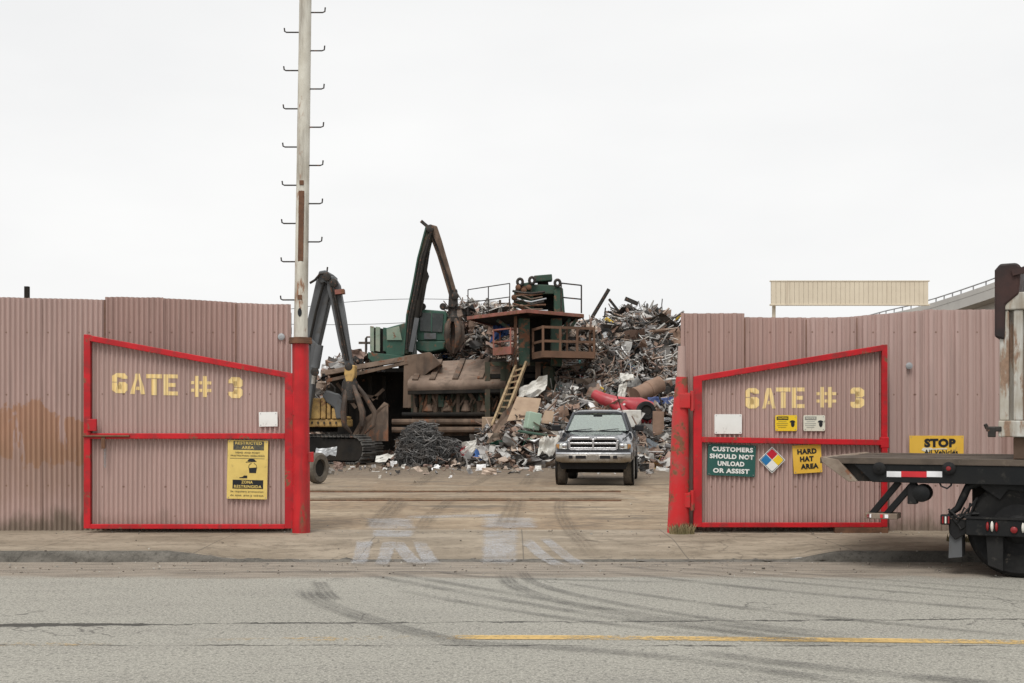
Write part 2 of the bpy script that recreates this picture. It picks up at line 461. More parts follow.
m_iron = M('dark_iron', (.05, .045, .04), (.03, .027, .025), .6, .3, 6, rust=.25)
m_black = M('black_truck_paint', (.008, .009, .010), (.012, .012, .012), .5, 0, 4, dirt=.12, dcol=(.04, .037, .033))
m_blackd = M('dusty_black', (.012, .012, .013), (.018, .0175, .017), .7, 0, 5, dirt=.15, dcol=(.06, .055, .048))
m_rubber = M('tyre_rubber', (.012, .012, .0125), (.018, .0175, .017), .8, 0, 6, dirt=.12, dcol=(.10, .088, .072))
m_rubdust = M('dusty_tyre', (.15, .13, .105), (.09, .08, .07), .9, 0, 5, dirt=.3, dcol=(.2, .17, .13))
m_letter = None
m_yellow = M('sign_yellow', (.74, .46, .07), (.68, .40, .05), .5, 0, 3, dirt=.05)
m_yellow_b = M('bright_yellow_sign', (.80, .56, .03), (.76, .5, .03), .45, 0, 3)
m_yellow_f = M('faded_yellow_sign', (.70, .52, .16), (.62, .46, .14), .55, 0, 6, dirt=.15, dcol=(.42, .32, .12))
m_ink = M('sign_black', (.02, .022, .025), None, .55)
m_inkf = M('faded_sign_black', (.055, .055, .055), (.12, .11, .07), .6, 0, 30)
m_white = M('sign_white', (.78, .78, .76), (.72, .72, .69), .5, 0, 3, dirt=.06)
m_cream = M('sign_cream', (.68, .66, .56), (.62, .6, .5), .5, 0, 5, dirt=.1)
m_green_s = M('sign_green', (.028, .105, .088), (.025, .09, .078), .45, 0, 3, dirt=.06)
m_dred = M('diamond_red', (.50, .02, .035), None, .5); m_dblue = M('diamond_blue', (.03, .22, .50), None, .5)
m_grey = M('grey_ink', (.22, .22, .2), (.3, .3, .27), .6)
m_greyl = M('pale_grey_ink', (.42, .42, .38), None, .6)
m_ygline = M('olive_ink', (.42, .32, .05), None, .6)
m_bill = M('cream_cladding', (.68, .60, .47), (.62, .54, .42), .6, 0, .8, dirt=.12, streak=True, dcol=(.5, .42, .32))
m_conc = M('bridge_concrete', (.50, .49, .46), (.42, .41, .39), .9, 0, .3, dirt=.2, dcol=(.3, .29, .27))
m_galv = M('galvanised_steel', (.40, .41, .42), (.3, .3, .31), .5, .5, 2)
m_mgreen = M('machine_green', (.038, .078, .055), (.028, .055, .04), .6, 0, 1.2, rust=.36, dirt=.4, dcol=(.07, .055, .04))
m_hgreen = M('handler_green', (.042, .10, .073), (.032, .075, .055), .55, 0, 1.0, rust=.2, dirt=.3, dcol=(.10, .09, .07))
m_hgreenl = M('faded_panel_green', (.30, .33, .26), (.18, .26, .2), .6, 0, 1.4, rust=.25)
m_brown = M('rust_brown_plate', (.19, .135, .10), (.10, .07, .052), .85, 0, 1.3, rust=.3, dirt=.55, dcol=(.055, .043, .035), streak=True)
m_brownl = M('pale_rust_plate', (.255, .19, .148), (.16, .115, .088), .85, 0, 1.1, rust=.25, dirt=.5, dcol=(.10, .075, .058))
m_dark = M('dark_steel', (.014, .0135, .013), (.026, .022, .018), .85, 0, 1.5, rust=.12)  # kept near black so the dark parts of the machinery read deeper
m_dgreen = M('dark_green', (.042, .052, .036), (.07, .055, .04), .8, 0, 1.4, rust=.3)  # one dark green for shear body, tower frame and handler boom
m_redrail = M('faded_red_rail', (.30, .115, .09), (.20, .085, .066), .75, 0, 1.8, rust=.4, dirt=.3)
m_orail = M('rust_rail', (.15, .085, .055), (.1, .06, .04), .85, 0, 2)
m_grey_b = M('boom_grey', (.115, .12, .125), (.085, .088, .092), .5, 0, .9, dirt=.22, dcol=(.07, .06, .05))
m_exy = M('excavator_yellow', (.52, .35, .13), (.42, .26, .10), .65, 0, 1.5, rust=.3, dirt=.45, dcol=(.14, .09, .05))
m_track = M('track_steel', (.14, .135, .125), (.08, .075, .07), .6, .2, 3, rust=.2)
m_claw = M('claw_steel', (.12, .088, .068), (.055, .043, .036), .7, .1, 2, rust=.3)
m_wood = M('ladder_wood', (.36, .265, .155), (.23, .165, .10), .85, 0, 3, dirt=.35, dcol=(.1, .075, .05))
m_deckwood = M('deck_timber', (.105, .083, .066), (.06, .049, .04), .85, 0, 4, dirt=.2)
m_deckend = M('worn_deck_end', (.27, .22, .175), (.17, .13, .10), .85, 0, 5, rust=.3)
m_bin = M('rusty_bin_paint', (.50, .50, .47), (.38, .35, .29), .7, 0, 3.2, rust=.55, streak=True, rcol=(.15, .10, .07), dirt=.5, dcol=(.21, .17, .13))
m_binlow = M('rusty_bin_foot', (.13, .085, .06), (.08, .055, .04), .85, 0, 3, rust=.3)
m_tarp = M('black_tarp', (.022, .018, .018), (.05, .025, .022), .6, 0, 3, rust=.1)
m_tapew = M('reflective_white', (.80, .80, .82), None, .35, bump=0); m_taper = M('reflective_red', (.62, .02, .03), None, .35, bump=0)
m_lampr = M('red_lens', (.26, .012, .014), (.18, .01, .012), .3, bump=0); m_lampw = M('clear_lens', (.75, .73, .66), None, .15, bump=0)
m_amber = M('amber_lens', (.40, .20, .06), None, .3, bump=0)
m_carbody = M('charcoal_car_paint', (.034, .038, .046), (.045, .048, .055), .22, .35, 2, dirt=.1, dcol=(.1, .09, .075), coat=.8, bump=0)
m_chrome = M('chrome', (.55, .55, .56), (.42, .42, .43), .3, 1.0, 5, bump=0)
m_chromed = M('dull_chrome', (.40, .375, .34), (.30, .275, .24), .32, .95, 5, bump=0)
m_blackp = M('black_plastic', (.018, .018, .02), None, .55, bump=.05)
m_seat = M('grey_seat', (.13, .14, .15), None, .8)
m_glass = mat_glass('windscreen_glass', (.93, .98, .93), .38, .04)
m_glassd = mat_glass('dark_cab_glass', (.35, .42, .40), .10, .06)
m_lens = M('headlamp_lens', (.60, .61, .58), (.45, .46, .44), .12, .3, 20, bump=0)
m_cabglass = M('dark_cab_pane', (.018, .024, .023), (.03, .035, .033), .22, 0, 1, dirt=.3, dcol=(.07, .075, .07), bump=0)
m_scrap = mat_tint('mixed_scrap', .62, .15, .22)
m_sheetm = mat_tint('painted_scrap', .55, 0, .12)
m_weed = M('weed', (.22, .17, .09), (.12, .105, .05), .8)
m_whitepaint = mat_smudge('worn_white_paint', (.50, .505, .52), (.42, .42, .425), .6)
m_yellowpaint = mat_paint('worn_yellow_paint', (.62, .41, .14), (.5, .35, .15), .545, 22, (-.6, -.15, .15))
m_mark = mat_tyre_mark(); m_mud = mat_tyre_mark((.17, .135, .10))
m_letter = mat_paint('stencil_yellow', (.86, .69, .36), (.80, .63, .32), .80, 24, None, 1.0)

# ------------------------------------------------------------------ ground
def sst(a, b, x):
    t = max(0, min(1, (x - a) / (b - a))); return t * t * (3 - 2 * t)
KERB = 12.46
def walk_z(x, y):
    dropped = sst(-3.9, -2.9, x) * (1 - sst(3.0, 3.7, x))
    low = .012 + (G - .012) * sst(KERB, 14.0, y)
    return G * (1 - dropped) + low * dropped

mb = MB(); mb.grid(lambda u, v: (-300 + 600 * u, -300 + (300 + KERB + .03) * v, 0), 4, 4)
struct('road', mb, m_road)
xs = [-300, -60, -25] + [-14 + .25 * i for i in range(113)] + [25, 60, 300]
ys = [KERB + .13 + .11 * i for i in range(24)]
mb = MB(); vs = [(x, y, walk_z(x, y)) for y in ys for x in xs]; n = len(xs)
mb.add(vs, [(j*n+i, j*n+i+1, (j+1)*n+i+1, (j+1)*n+i) for j in range(len(ys)-1) for i in range(n-1)])
struct('pavement', mb, m_walk)
# kerb stone with a battered front edge; it sinks into the dropped entrance
mb = MB(); prof = [(-.02, -.05), (0, 0), (.015, .55), (.05, .97), (.14, 1.0)]
def kerbpt(x, k):
    dy, fz = prof[k]; z = walk_z(x, KERB + .14)
    nn = noise.noise(Vector((x * 2.1, k * .7, 3))) * .03 + noise.noise(Vector((x * 8, k * 2.7, 9))) * .03
    zz = fz * z + (nn if 0 < k < 4 else 0)
    if k == 0: zz = -.03
    return (x, KERB + dy + (nn if k < 4 else 0), max(zz, .002) if k else zz)
kx = [-60] + [-14 + .06 * i for i in range(467)] + [60]
vs = [kerbpt(x, k) for k in range(5) for x in kx]; n = len(kx)
mb.add(vs, [(j*n+i, j*n+i+1, (j+1)*n+i+1, (j+1)*n+i) for j in range(4) for i in range(n-1)])
struct('kerb', mb, m_kerb, smooth='all')
YS = ys[-1]
def yard_z(x, y): return G
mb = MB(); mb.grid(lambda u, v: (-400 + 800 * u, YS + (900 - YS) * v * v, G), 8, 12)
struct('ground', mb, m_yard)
# long slabs let into the yard, each a small step
for i, (y0, y1, h, x1) in enumerate(((21.0, 23.3, .035, 2.35), (23.75, 26.4, .03, 2.9))):
    mb = MB()
    def top(u, v, y0=y0, y1=y1, h=h, x1=x1):
        x = -9 + (x1 + 9) * u; e = noise.noise(Vector((x * .6, y0, 0))) * .10 + noise.noise(Vector((x * 2.5, y0, 5))) * .03
        return (x, y0 + (y1 - y0) * v + e, G + h * (1 - sst(.95, 1, u)) * (1 - sst(.6, 1, v)) + .004 + .010 * abs(noise.noise(Vector((x * .8, v * 3 + y0, 1)))))
    mb.grid(top, 120, 8)
    fr = [top(i / 120, 0) for i in range(121)]
    mb.add([(p[0], p[1] - .01, G - .02) for p in fr] + fr, [(i, i+1, 122+i, 121+i) for i in range(120)])
    struct('yard_slab', mb, m_slab)
for y0, hh, x1 in ((20.86, .02, 2.3), (23.55, .028, 2.5)):
    mb = MB(); pts = [(-9 + .25 * i, y0 + .05 * noise.noise(Vector((i * .15, y0, 2))), G + .008) for i in range(int((x1 + 9) / .25))]
    for a, b in zip(pts, pts[1:]): mb.beam(a, b, .07, hh)
    struct('steel_strip', mb, m_rust)

def ribbon(name, pts, wd, mat, lift=.004, zf=lambda x, y: 0.0, n=60, offset=0.0):
    # a ribbon on the ground through given points (x, y)
    pts = [Vector((p[0], p[1], 0)) for p in pts]
    L = [0]
    for a, b in zip(pts, pts[1:]): L.append(L[-1] + (b - a).length)
    def at(s):
        d = s * L[-1]
        for i in range(len(pts) - 1):
            if d <= L[i+1] or i == len(pts) - 2:
                t = (d - L[i]) / (L[i+1] - L[i]); 
                p0 = pts[max(i-1, 0)]; p1 = pts[i]; p2 = pts[i+1]; p3 = pts[min(i+2, len(pts)-1)]
                return .5 * ((2*p1) + (p2-p0)*t + (2*p0-5*p1+4*p2-p3)*t*t + (3*p1-p0-3*p2+p3)*t*t*t)
    mb = MB(); uv = []
    c = [at(i / n) for i in range(n + 1)]
    for i, p in enumerate(c):
        t = (c[min(i+1, n)] - c[max(i-1, 0)]).normalized(); s = Vector((-t.y, t.x, 0))
        for k in range(5):
            q = p + s * (wd * (k / 4 - .5) + offset)
            mb.v.append((q.x, q.y, zf(q.x, q.y) + lift)); uv.append((i / n, k / 4))
    for i in range(n):
        for k in range(4):
            mb.f.append([i*5+k, (i+1)*5+k, (i+1)*5+k+1, i*5+k+1]); mb.c.append(None)
    o = struct(name, mb, mat, fixn=False)
    ul = o.data.uv_layers.new(name='UVMap')
    for lp in o.data.loops: ul.data[lp.index].uv = uv[lp.vertex_index]
    return o
# faded yellow centre line (two strokes on the right part)
ycl = [XY(px, py) for px, py in ((-200, 648), (30, 645.5), (250, 641.5), (480, 638.6), (760, 640.5), (1024, 643.5), (1300, 647))]
ribbon('centre_line', ycl, .085, m_yellowpaint, .004, n=160)
ribbon('centre_line', ycl, .07, m_yellowpaint, .004, n=160, offset=.08)
for pts, wd in (
    (((307, 588), (312, 598), (340, 610), (390, 626), (450, 641), (520, 656)), .26),
    (((318, 582), (326, 594), (336, 602)), .2),
    (((352, 572), (420, 585), (520, 603), (640, 622), (800, 640), (1050, 662)), .17),
    (((372, 570), (440, 582), (560, 602), (690, 621), (860, 641), (1060, 655)), .17),
    (((395, 590), (470, 604), (560, 618), (700, 635), (900, 652)), .14),
    (((503, 573), (512, 585), (545, 598), (610, 612), (720, 630), (860, 648)), .22),
    (((520, 570), (532, 582), (570, 594), (640, 608), (760, 626), (900, 640)), .16),
    (((560, 583), (700, 603), (860, 621), (1060, 640)), .14),
    (((590, 570), (750, 588), (900, 602), (1080, 617)), .16),
    (((600, 565), (760, 580), (920, 594), (1080, 606)), .10),
    (((640, 566), (800, 578), (1060, 600)), .09),
    (((690, 566), (840, 577), (1060, 594)), .08),
    (((690, 652), (820, 668), (1050, 690)), .22),
    (((440, 642), (640, 655), (900, 690)), .2),
    (((430, 571), (480, 577), (560, 580), (700, 583)), .12),
    (((150, 574), (300, 572), (460, 573), (640, 577)), .12),
    ):
    ribbon('tyre_mark', [XY(*p) for p in pts], wd, m_mark, .008, n=70)
for pts, wd in ((((372, 531), (388, 512), (410, 490), (440, 470)), .45), (((505, 531), (512, 512), (522, 490), (535, 470)), .45), (((420, 533), (435, 512), (470, 488), (500, 470)), .3), (((600, 552), (570, 530), (560, 505), (570, 485)), .28)):
    ribbon('tyre_mark', [XY(px, py, G) for px, py in pts], wd, m_mud, .014, lambda x, y: G if y > 14.0 else walk_z(x, y), n=60)
def ground_z(x, y): return walk_z(x, min(y, YS)) if y < YS else G
# worn white strokes painted in the entrance
for quad in (
    ((366, 520), (411, 520), (415, 531), (369, 531)),
    ((484, 519), (533, 519), (537, 530), (484, 530)),
    ((374, 532), (414, 532), (412, 539), (372, 539)),
    ((484, 532), (518, 532), (516, 556), (482, 556)),
    ((357, 542), (373, 542), (366, 557), (350, 557)),
    ((382, 543), (396, 543), (388, 558), (374, 558)),
    ((390, 543), (404, 543), (426, 557), (408, 557)),
    ((413, 543), (426, 543), (442, 557), (424, 557)),
    ((520, 543), (531, 541), (566, 558), (551, 558)),
    ((540, 541), (551, 541), (588, 557), (573, 558)),
    ((411, 517.5), (500, 515.5), (500, 518.4), (411, 520)),
    ):
    a, b, c, d = [Vector((*XY(px, py, .09), 0)) for px, py in quad]; m_ = (a + b + c + d) / 4; a, b, c, d = [m_ + (p - m_) * 1.14 for p in (a, b, c, d)]
    mb = MB()
    def q(u, v):
        p = (a * (1-u) + b * u) * (1-v) + (d * (1-u) + c * u) * v
        return (p.x, p.y, ground_z(p.x, p.y) + .007)
    mb.grid(q, 8, 10)
    o = struct('entrance_marking', mb, m_whitepaint, fixn=False)
    ul = o.data.uv_layers.new(name='UVMap')
    for lp in o.data.loops: ul.data[lp.index].uv = ((lp.vertex_index % 9) / 8, (lp.vertex_index // 9) / 10)

rp_ = random.Random(31); mbp = MB()
for i in range(650):
    if rp_.random() < .55: y = rp_.gauss(12.0, .38)
    elif rp_.random() < .5: y = 14.85 - abs(rp_.gauss(0, .25))
    else: y = rp_.uniform(13, 22)
    x = rp_.uniform(-8, 8)
    if abs(x) > 2.6 and y > 14.9: continue
    if y > 15 and not -2.6 < x < 2.2: continue
    z = 0.0 if y < KERB else (ground_z(x, y) if y < YS else G)
    q = rp_.uniform(.003, .010) * (1.5 if rp_.random() < .08 else 1); g_ = rp_.uniform(.5, 1.3)
    rot = Matrix.Rotation(rp_.uniform(0, 6), 3, 'Z') @ Matrix.Rotation(rp_.uniform(-.4, .4), 3, 'X')
    mbp.box((x, y, z + q * .6), (q * 2, q * rp_.uniform(1.2, 2.2), q * 1.3), rot, rp_.choice([(.26*g_, .22*g_, .18*g_), (.16*g_, .14*g_, .12*g_), (.4*g_, .38*g_, .34*g_)]))
struct('gravel', mbp, m_scrap, 'stuff', fixn=False)

# ------------------------------------------------------------------ sheet metal walls
FY = 15.0            # plane of both walls
GY = 14.74           # plane of the open gates
def corr(x, pitch, amp): return amp * math.cos(2 * PI * x / pitch)
def trap(x, pitch, amp):       # wide flat pans with narrow raised ribs
    t = (x / pitch) % 1.0
    d = min(t, 1 - t)
    return -amp * max(0, min(1, (.2 - d) / .06)) - .25 * amp * max(0, min(1, (.06 - abs(t - .5)) / .03)) 
def sheet(x0, x1, zt0, zt1, zb, Y, fn, step, rows=10, warp=.012, seed=0, edge=.008):
    mb = MB(); nx = max(2, int(round((x1 - x0) / step)))
    def f(u, v):
        x = x0 + (x1 - x0) * u; zt = zt0 + (zt1 - zt0) * u
        zz = zb + (zt - zb) * v
        wv = warp * noise.noise(Vector((x * .9 + seed, zz * .8, seed * 3.1))) + warp * .5 * noise.noise(Vector((x * 2.3, zz * 2.1, seed)))
        if v > .999: zz += edge * noise.noise(Vector((x * 3, seed, 8)))
        return (x, Y + fn(x) + wv, zz)
    mb.grid(f, nx, rows)
    return mb
def zt(py, Y=FY): return EYE - (py - HOR) / F * Y
def xw(px, Y=FY): return (px - 512) / F * Y
lw = thing('sheet_wall', 'pink corrugated sheet wall with a brown repainted patch, standing behind the single-legged gate with the yellow bilingual sign', 'wall', (-6.5, FY, G))
lw['label'] = 'pink corrugated metal wall with a brown smeared patch and uneven top edge'
pc = lambda x: corr(x, .068, .019)
for i, (a, b, t0, t1, dy, m) in enumerate(((-560, 0.5, 294, 297.5, 0, m_fence_p), (-1, 42, 297.2, 298.3, -.012, m_fence_p), (41, 107, 298, 300, 0, m_fence_p), (105, 164, 297, 297.6, -.015, m_fence_p), (162.5, 237, 298, 302.5, 0, m_fence), (235.5, 291, 303, 304.5, -.018, m_fence))):
    obj('corrugated_sheet', sheet(xw(a), xw(b), zt(t0), zt(t1), G - .03, FY + dy, pc, .068 / 8, 10, .014, i * 5.3), m, lw, smooth='all')
for px, ptop in ((236.4, 304), (105.8, 300)): obj('seam_strip', MB().span(xw(px) - .006, xw(px) + .006, FY - .038, FY - .031, G, zt(ptop)), m_rust, lw)
mb = MB()
for z in (.7, 1.9, 2.75): mb.span(xw(-560), xw(290), FY + .035, FY + .12, z - .045, z + .045)
obj('rail', mb, m_rust, lw)
for x in (-12, -9.4, -6.8, -4.9, -3.0):
    obj('post', MB().span(x - .05, x + .05, FY + .125, FY + .225, G, 3.0), m_rust, lw)
rw = thing('sheet_wall', 'pink ribbed metal wall of wide flat pans behind the flatbed truck', 'wall', (7, FY, G))
pt = lambda x: trap(x, .172, .042)
for i, (a, b, t0, t1, dy) in enumerate(((680, 744, 313.5, 313.5, -.02), (742.5, 806, 317.5, 317.5, .0), (804, 856, 318, 317, -.018), (854, 924, 316, 310.5, 0), (922, 1001, 310, 310, -.02), (999, 1500, 310, 312, 0))):
    obj('ribbed_sheet', sheet(xw(a), xw(b), zt(t0), zt(t1), G - .02, FY + dy, pt, .172 / 32, 8, .012, 40 + i * 4.1), m_fence_w, rw, smooth=True)
for px, ptop in ((743.6, 319), (855.4, 318), (804.8, 320)): obj('seam_strip', MB().span(xw(px) - .005, xw(px) + .005, FY - .070, FY - .063, G, zt(ptop)), m_rust, rw)
mb = MB()
for z in (.7, 1.9, 2.7): mb.span(xw(681), xw(1499), FY + .035, FY + .12, z - .045, z + .045)
obj('rail', mb, m_rust, rw)
for x in (2.4, 4.8, 7.2, 9.6, 12.0):
    obj('post', MB().span(x - .05, x + .05, FY + .125, FY + .225, G, 2.9), m_rust, rw)

# ------------------------------------------------------------------ gates
GL = {
 'G': [[(0,.56),(0,.86),(.14,1),(.51,1),(.65,.86),(.65,.72),(.43,.72),(.43,.8),(.22,.8),(.22,.56)],
       [(0,.53),(0,.14),(.14,0),(.51,0),(.65,.14),(.65,.46),(.56,.56),(.27,.56),(.27,.38),(.43,.38),(.43,.2),(.22,.2),(.22,.53)]],
 'A': [[(0,0),(.19,0),(.335,.74),(.335,1),(.24,1)], [(.7,0),(.51,0),(.365,.74),(.365,1),(.46,1)], [(.265,.2),(.435,.2),(.40,.37),(.30,.37)]],
 'T': [[(0,.8),(.66,.8),(.66,1),(0,1)], [(.22,0),(.44,0),(.44,.77),(.22,.77)]],
 'E': [[(0,0),(.21,0),(.21,1),(0,1)], [(.24,0),(.64,0),(.64,.19),(.24,.19)], [(.24,.4),(.56,.4),(.56,.59),(.24,.59)], [(.24,.81),(.64,.81),(.64,1),(.24,1)]],
 '#': [[(.15,0),(.29,0),(.29,1),(.15,1)], [(.45,0),(.59,0),(.59,1),(.45,1)]] + [[(a,b),(c,b),(c,b+.15),(a,b+.15)] for a, c in ((0,.13),(.31,.43),(.61,.74)) for b in (.24,.6)],
 '3': [[(0,.7),(0,.86),(.14,1),(.51,1),(.65,.86),(.65,.6),(.57,.515),(.26,.515),(.26,.6),(.43,.6),(.43,.8),(.22,.8),(.22,.7)],
       [(0,.3),(.22,.3),(.22,.2),(.43,.2),(.43,.4),(.26,.4),(.26,.485),(.57,.485),(.65,.4),(.65,.14),(.51,0),(.14,0),(0,.14)]],
}
def glyph(ch, x, z, w, h, slope, yfn, parent):
    bm = bmesh.new()
    for poly in GL[ch]:
        vs = [bm.verts.new((x + p[0] / .66 * w, 0, z + p[1] * h + slope * p[0] * w)) for p in poly]
        bm.faces.new(vs)
    bmesh.ops.triangulate(bm, faces=bm.faces[:], ngon_method='EAR_CLIP')
    k = x - .02
    while k < x + w * 1.2:
        bmesh.ops.bisect_plane(bm, geom=bm.verts[:] + bm.edges[:] + bm.faces[:], plane_co=(k, 0, 0), plane_no=(1, 0, 0))
        k += .068 / 8
    for v in bm.verts: v.co.y = yfn(v.co.x) - .0045
    for f in bm.faces:
        if f.normal.y > 0: f.normal_flip()
    me = bpy.data.meshes.new('stencil_letter')
    off = parent.location
    bmesh.ops.translate(bm, verts=bm.verts, vec=-off)
    bm.to_mesh(me); bm.free(); me.materials.append(m_letter)
    o = bpy.data.objects.new('stencil_letter', me); COL.objects.link(o); o.parent = parent
gc = lambda x: corr(x, .062, .017)
def gate(label, xl, xr, topl, topr, bot, mid, lw_, rw_, loc, letters, slope):
    t = thing('gate', label, 'gate', loc)
    def X(p): return xw(p, GY)
    def Z(p): return zt(p, GY)
    x0, x1 = X(xl), X(xr)
    # sheet: straight corrugated panel trimmed to the sloping top
    mb = sheet(x0 + .03, x1 - .03, Z(topl) - .03, Z(topr) - .03, Z(bot) + .03, GY, gc, .062 / 8, 8, .008, 71 + xl, 0)
    obj('corrugated_panel', mb, m_gate, t, smooth='all')
    y0, y1 = GY - .085, GY - .026
    def bar(name, a, b, w):
        o = obj(name, MB().beam((X(a[0]), (y0+y1)/2, Z(a[1])), (X(b[0]), (y0+y1)/2, Z(b[1])), .058, w, (0, 0, 1)), m_red, t, bevel=.006); return o
    lwm, rwm = lw_ / F * GY, rw_ / F * GY
    m1 = MB().span(x0, x0 + lwm, y0, y1, Z(bot), Z(topl)); obj('frame_upright', m1, m_red, t, bevel=.006)
    m2 = MB().span(x1 - rwm, x1, y0, y1, Z(bot), Z(topr)); obj('frame_upright', m2, m_red, t, bevel=.006)
    k = (topr - topl) / (xr - xl)
    bar('top_rail', (xl + .3, topl + 2.5), (xr - .3, topr + 2.5), .075)
    bar('middle_rail', (xl + lw_, mid[0]), (xr - rw_, mid[1]), .072)
    bar('bottom_rail', (xl + lw_, bot - 2), (xr - rw_, bot - 2), .06)
    for ch, px, pb, pw, ph in letters:
        glyph(ch, X(px), Z(pb), pw / F * GY, ph / F * GY, slope, lambda x: GY + gc(x), t)
    return t, X, Z
lg, X, Z = gate('red-framed corrugated gate leaf whose top slopes down to the tall white pole', 86, 294.5, 335, 374, 528, (436, 436), 6.5, 8.5, (-5.3, GY, G),
    (('G', 112.5, 393, 15.5, 20), ('A', 130.5, 394, 14, 20.5), ('T', 146.5, 395, 15.5, 21), ('E', 163.5, 395.2, 14.5, 21), ('#', 191, 396.8, 18, 21), ('3', 228.5, 398, 14.5, 21)), -.03)
# latch side of the left gate
obj('latch_box', MB().span(X(90), X(99.5), GY - .12, GY - .076, Z(431), Z(419)), m_red, lg, bevel=.006)
mb = MB().tube([(X(86), GY - .10, Z(436)), (X(132), GY - .10, Z(436))], .014, 10); mb.span(X(104), X(107.5), GY - .10, GY - .078, Z(448.5), Z(437))
obj('slide_bolt', mb, m_rust, lg)
mb = MB()
for i in range(9):
    z = Z(449) - i * .028; mb.tube([(X(107) + .012 * math.cos(a) * (1 if i % 2 else .3), GY - .07 + .012 * math.cos(a) * (.3 if i % 2 else 1), z + .019 * math.sin(a)) for a in [k * PI / 4 for k in range(8)]], .0035, 5, closed=True)
obj('chain', mb, m_galv, lg)
for py in (403, 497):
    mb = MB().span(X(292), X(297.5), GY - .09, GY - .02, Z(py + 11), Z(py - 11)); mb.tube([(X(296), GY - .1, Z(py + 12)), (X(296), GY - .1, Z(py - 12))], .025, 10)
    obj('hinge', mb, m_red, lg)
rg, X, Z = gate('red-framed corrugated gate leaf carrying five signs, top sloping up to the right', 692.5, 885.5, 377, 345, 526.5, (439.5, 442.5), 8.5, 5.5, (4, GY, G),
    (('G', 745.5, 408.5, 13.5, 20.5), ('A', 762, 408.5, 13, 20.5), ('T', 776, 408, 14.5, 20.5), ('E', 791.5, 408, 13.5, 20.5), ('#', 816, 407.5, 18, 20.5), ('3', 850, 408, 14, 20.5)), 0)
rg['label'] = 'red-framed corrugated gate leaf crowded with safety signs beside the leaning red post'
obj('gusset', MB().span(X(879), X(886.8), GY - .09, GY - .012, Z(448), Z(437)), m_red, rg, bevel=.01)
obj('bottom_guide', MB().span(X(833), X(886), GY - .10, GY - .01, Z(532.5), Z(527)), m_rust, rg, bevel=.005)
for py in (401, 500):
    mb = MB().span(X(683), X(693.5), GY - .10, GY - .03, Z(py + 8), Z(py - 8)); mb.tube([(X(691), GY - .1, Z(py + 10)), (X(691), GY - .1, Z(py - 10))], .025, 10)
    obj('hinge', mb, m_redworn, rg, bevel=.004)

# tall pole: red sleeve, flange, white pipe with climbing pegs
PY = 14.70
def XP(px): return (px - 512) / F * PY
def ZP(py): return EYE - (py - HOR) / F * PY
pole = thing('climbing_pole', 'very tall chipped white pole with hooked climbing pegs rising from a red base', 'pole', (XP(301.3), PY, G))
def pc_(py): return (XP(300.6 + (340 - py) * .0142), PY, ZP(py))
prof = [(.116, -.02), (.112, .3), (.108, 1.2), (.108, ZP(343) - G)]
obj('base_sleeve', MB().tube([(XP(301.3 - .3 * k), PY, G - .02 + (ZP(342) - G + .02) * k / 3) for k in range(4)], [.115, .112, .108, .107], 28), m_redpost, pole, smooth=True)
obj('flange', MB().lathe([(.12, 0), (.15, .004), (.15, .04), (.145, .044), (.145, .08), (.1, .085)], (pc_(342)[0], PY, ZP(344)), 'z', 24), m_rust, pole, smooth=True)
pp = [338 - k * 40 for k in range(0, 13)]
obj('pipe', MB().tube([pc_(p) for p in pp], [.088 - .0012 * k for k in range(13)], 28), m_polew, pole, smooth=True)
for k in range(14):
    py = 300 - k * 38.2
    c = Vector(pc_(py)); L = .17
    mb = MB().tube([c + Vector((-.08, -.01, 0)), c + Vector((-.10 - L * .8, -.01, 0)), c + Vector((-.09 - L, -.01, .012)), c + Vector((-.095 - L, -.01, .055))], .0095, 8)
    obj('climbing_peg', mb, m_iron, pole, smooth=True)
    c = Vector(pc_(py - 58))
    mb = MB().tube([c + Vector((.08, -.01, 0)), c + Vector((.08 + L * .85, -.01, 0)), c + Vector((.085 + L, -.01, .012)), c + Vector((.09 + L, -.01, .065))], .0095, 8)
    obj('climbing_peg', mb, m_iron, pole, smooth=True)
a, b = Vector(pc_(262)), Vector(pc_(192))
obj('rusted_slot', MB().beam(a + Vector((.0, -.075, 0)), b + Vector((.0, -.075, 0)), .07, .026, (0, 1, 0)), m_rust, pole, bevel=.004)
for py in (184, 298):
    c = Vector(pc_(py)); obj('cover_plate', MB().box(c + Vector((0, -.083, 0)), (.055, .02, .06)), m_rust, pole, bevel=.004)
c = Vector(pc_(313)); 
obj('hand_hole', MB().prism([c + Vector((.026 * math.cos(a), -.082, .055 * math.sin(a))) for a in [k * PI / 8 for k in range(16)]], (0, -.009, 0)), m_ink, pole)
obj('gate_stop', MB().span(XP(308), XP(313.5), PY - .04, PY + .04, ZP(462), ZP(452)), m_redpost, pole, bevel=.005)

rp = thing('gate_post', 'leaning worn red steel post with rusty foot at the open side of the sign-covered gate', 'post', (XP(679), 14.72, G))
obj('pipe', MB().tube([(XP(678.5), 14.72, G - .02), (XP(679.5), 14.72, .75), (XP(680.5), 14.72, 1.6), (XP(682), 14.72, ZP(377))], [.145, .128, .108, .075], 24), m_redworn, rp, smooth=True)
obj('upper_stub', MB().tube([(XP(681.6), 14.72, ZP(378)), (XP(682.2), 14.72, ZP(346))], [.062, .05], 16), m_fence_w, rp, smooth=True)
for py in (401, 500):
    obj('hinge_bracket', MB().span(XP(679), XP(689), 14.60, 14.68, ZP(py + 7), ZP(py - 7)), m_redworn, rp, bevel=.005)

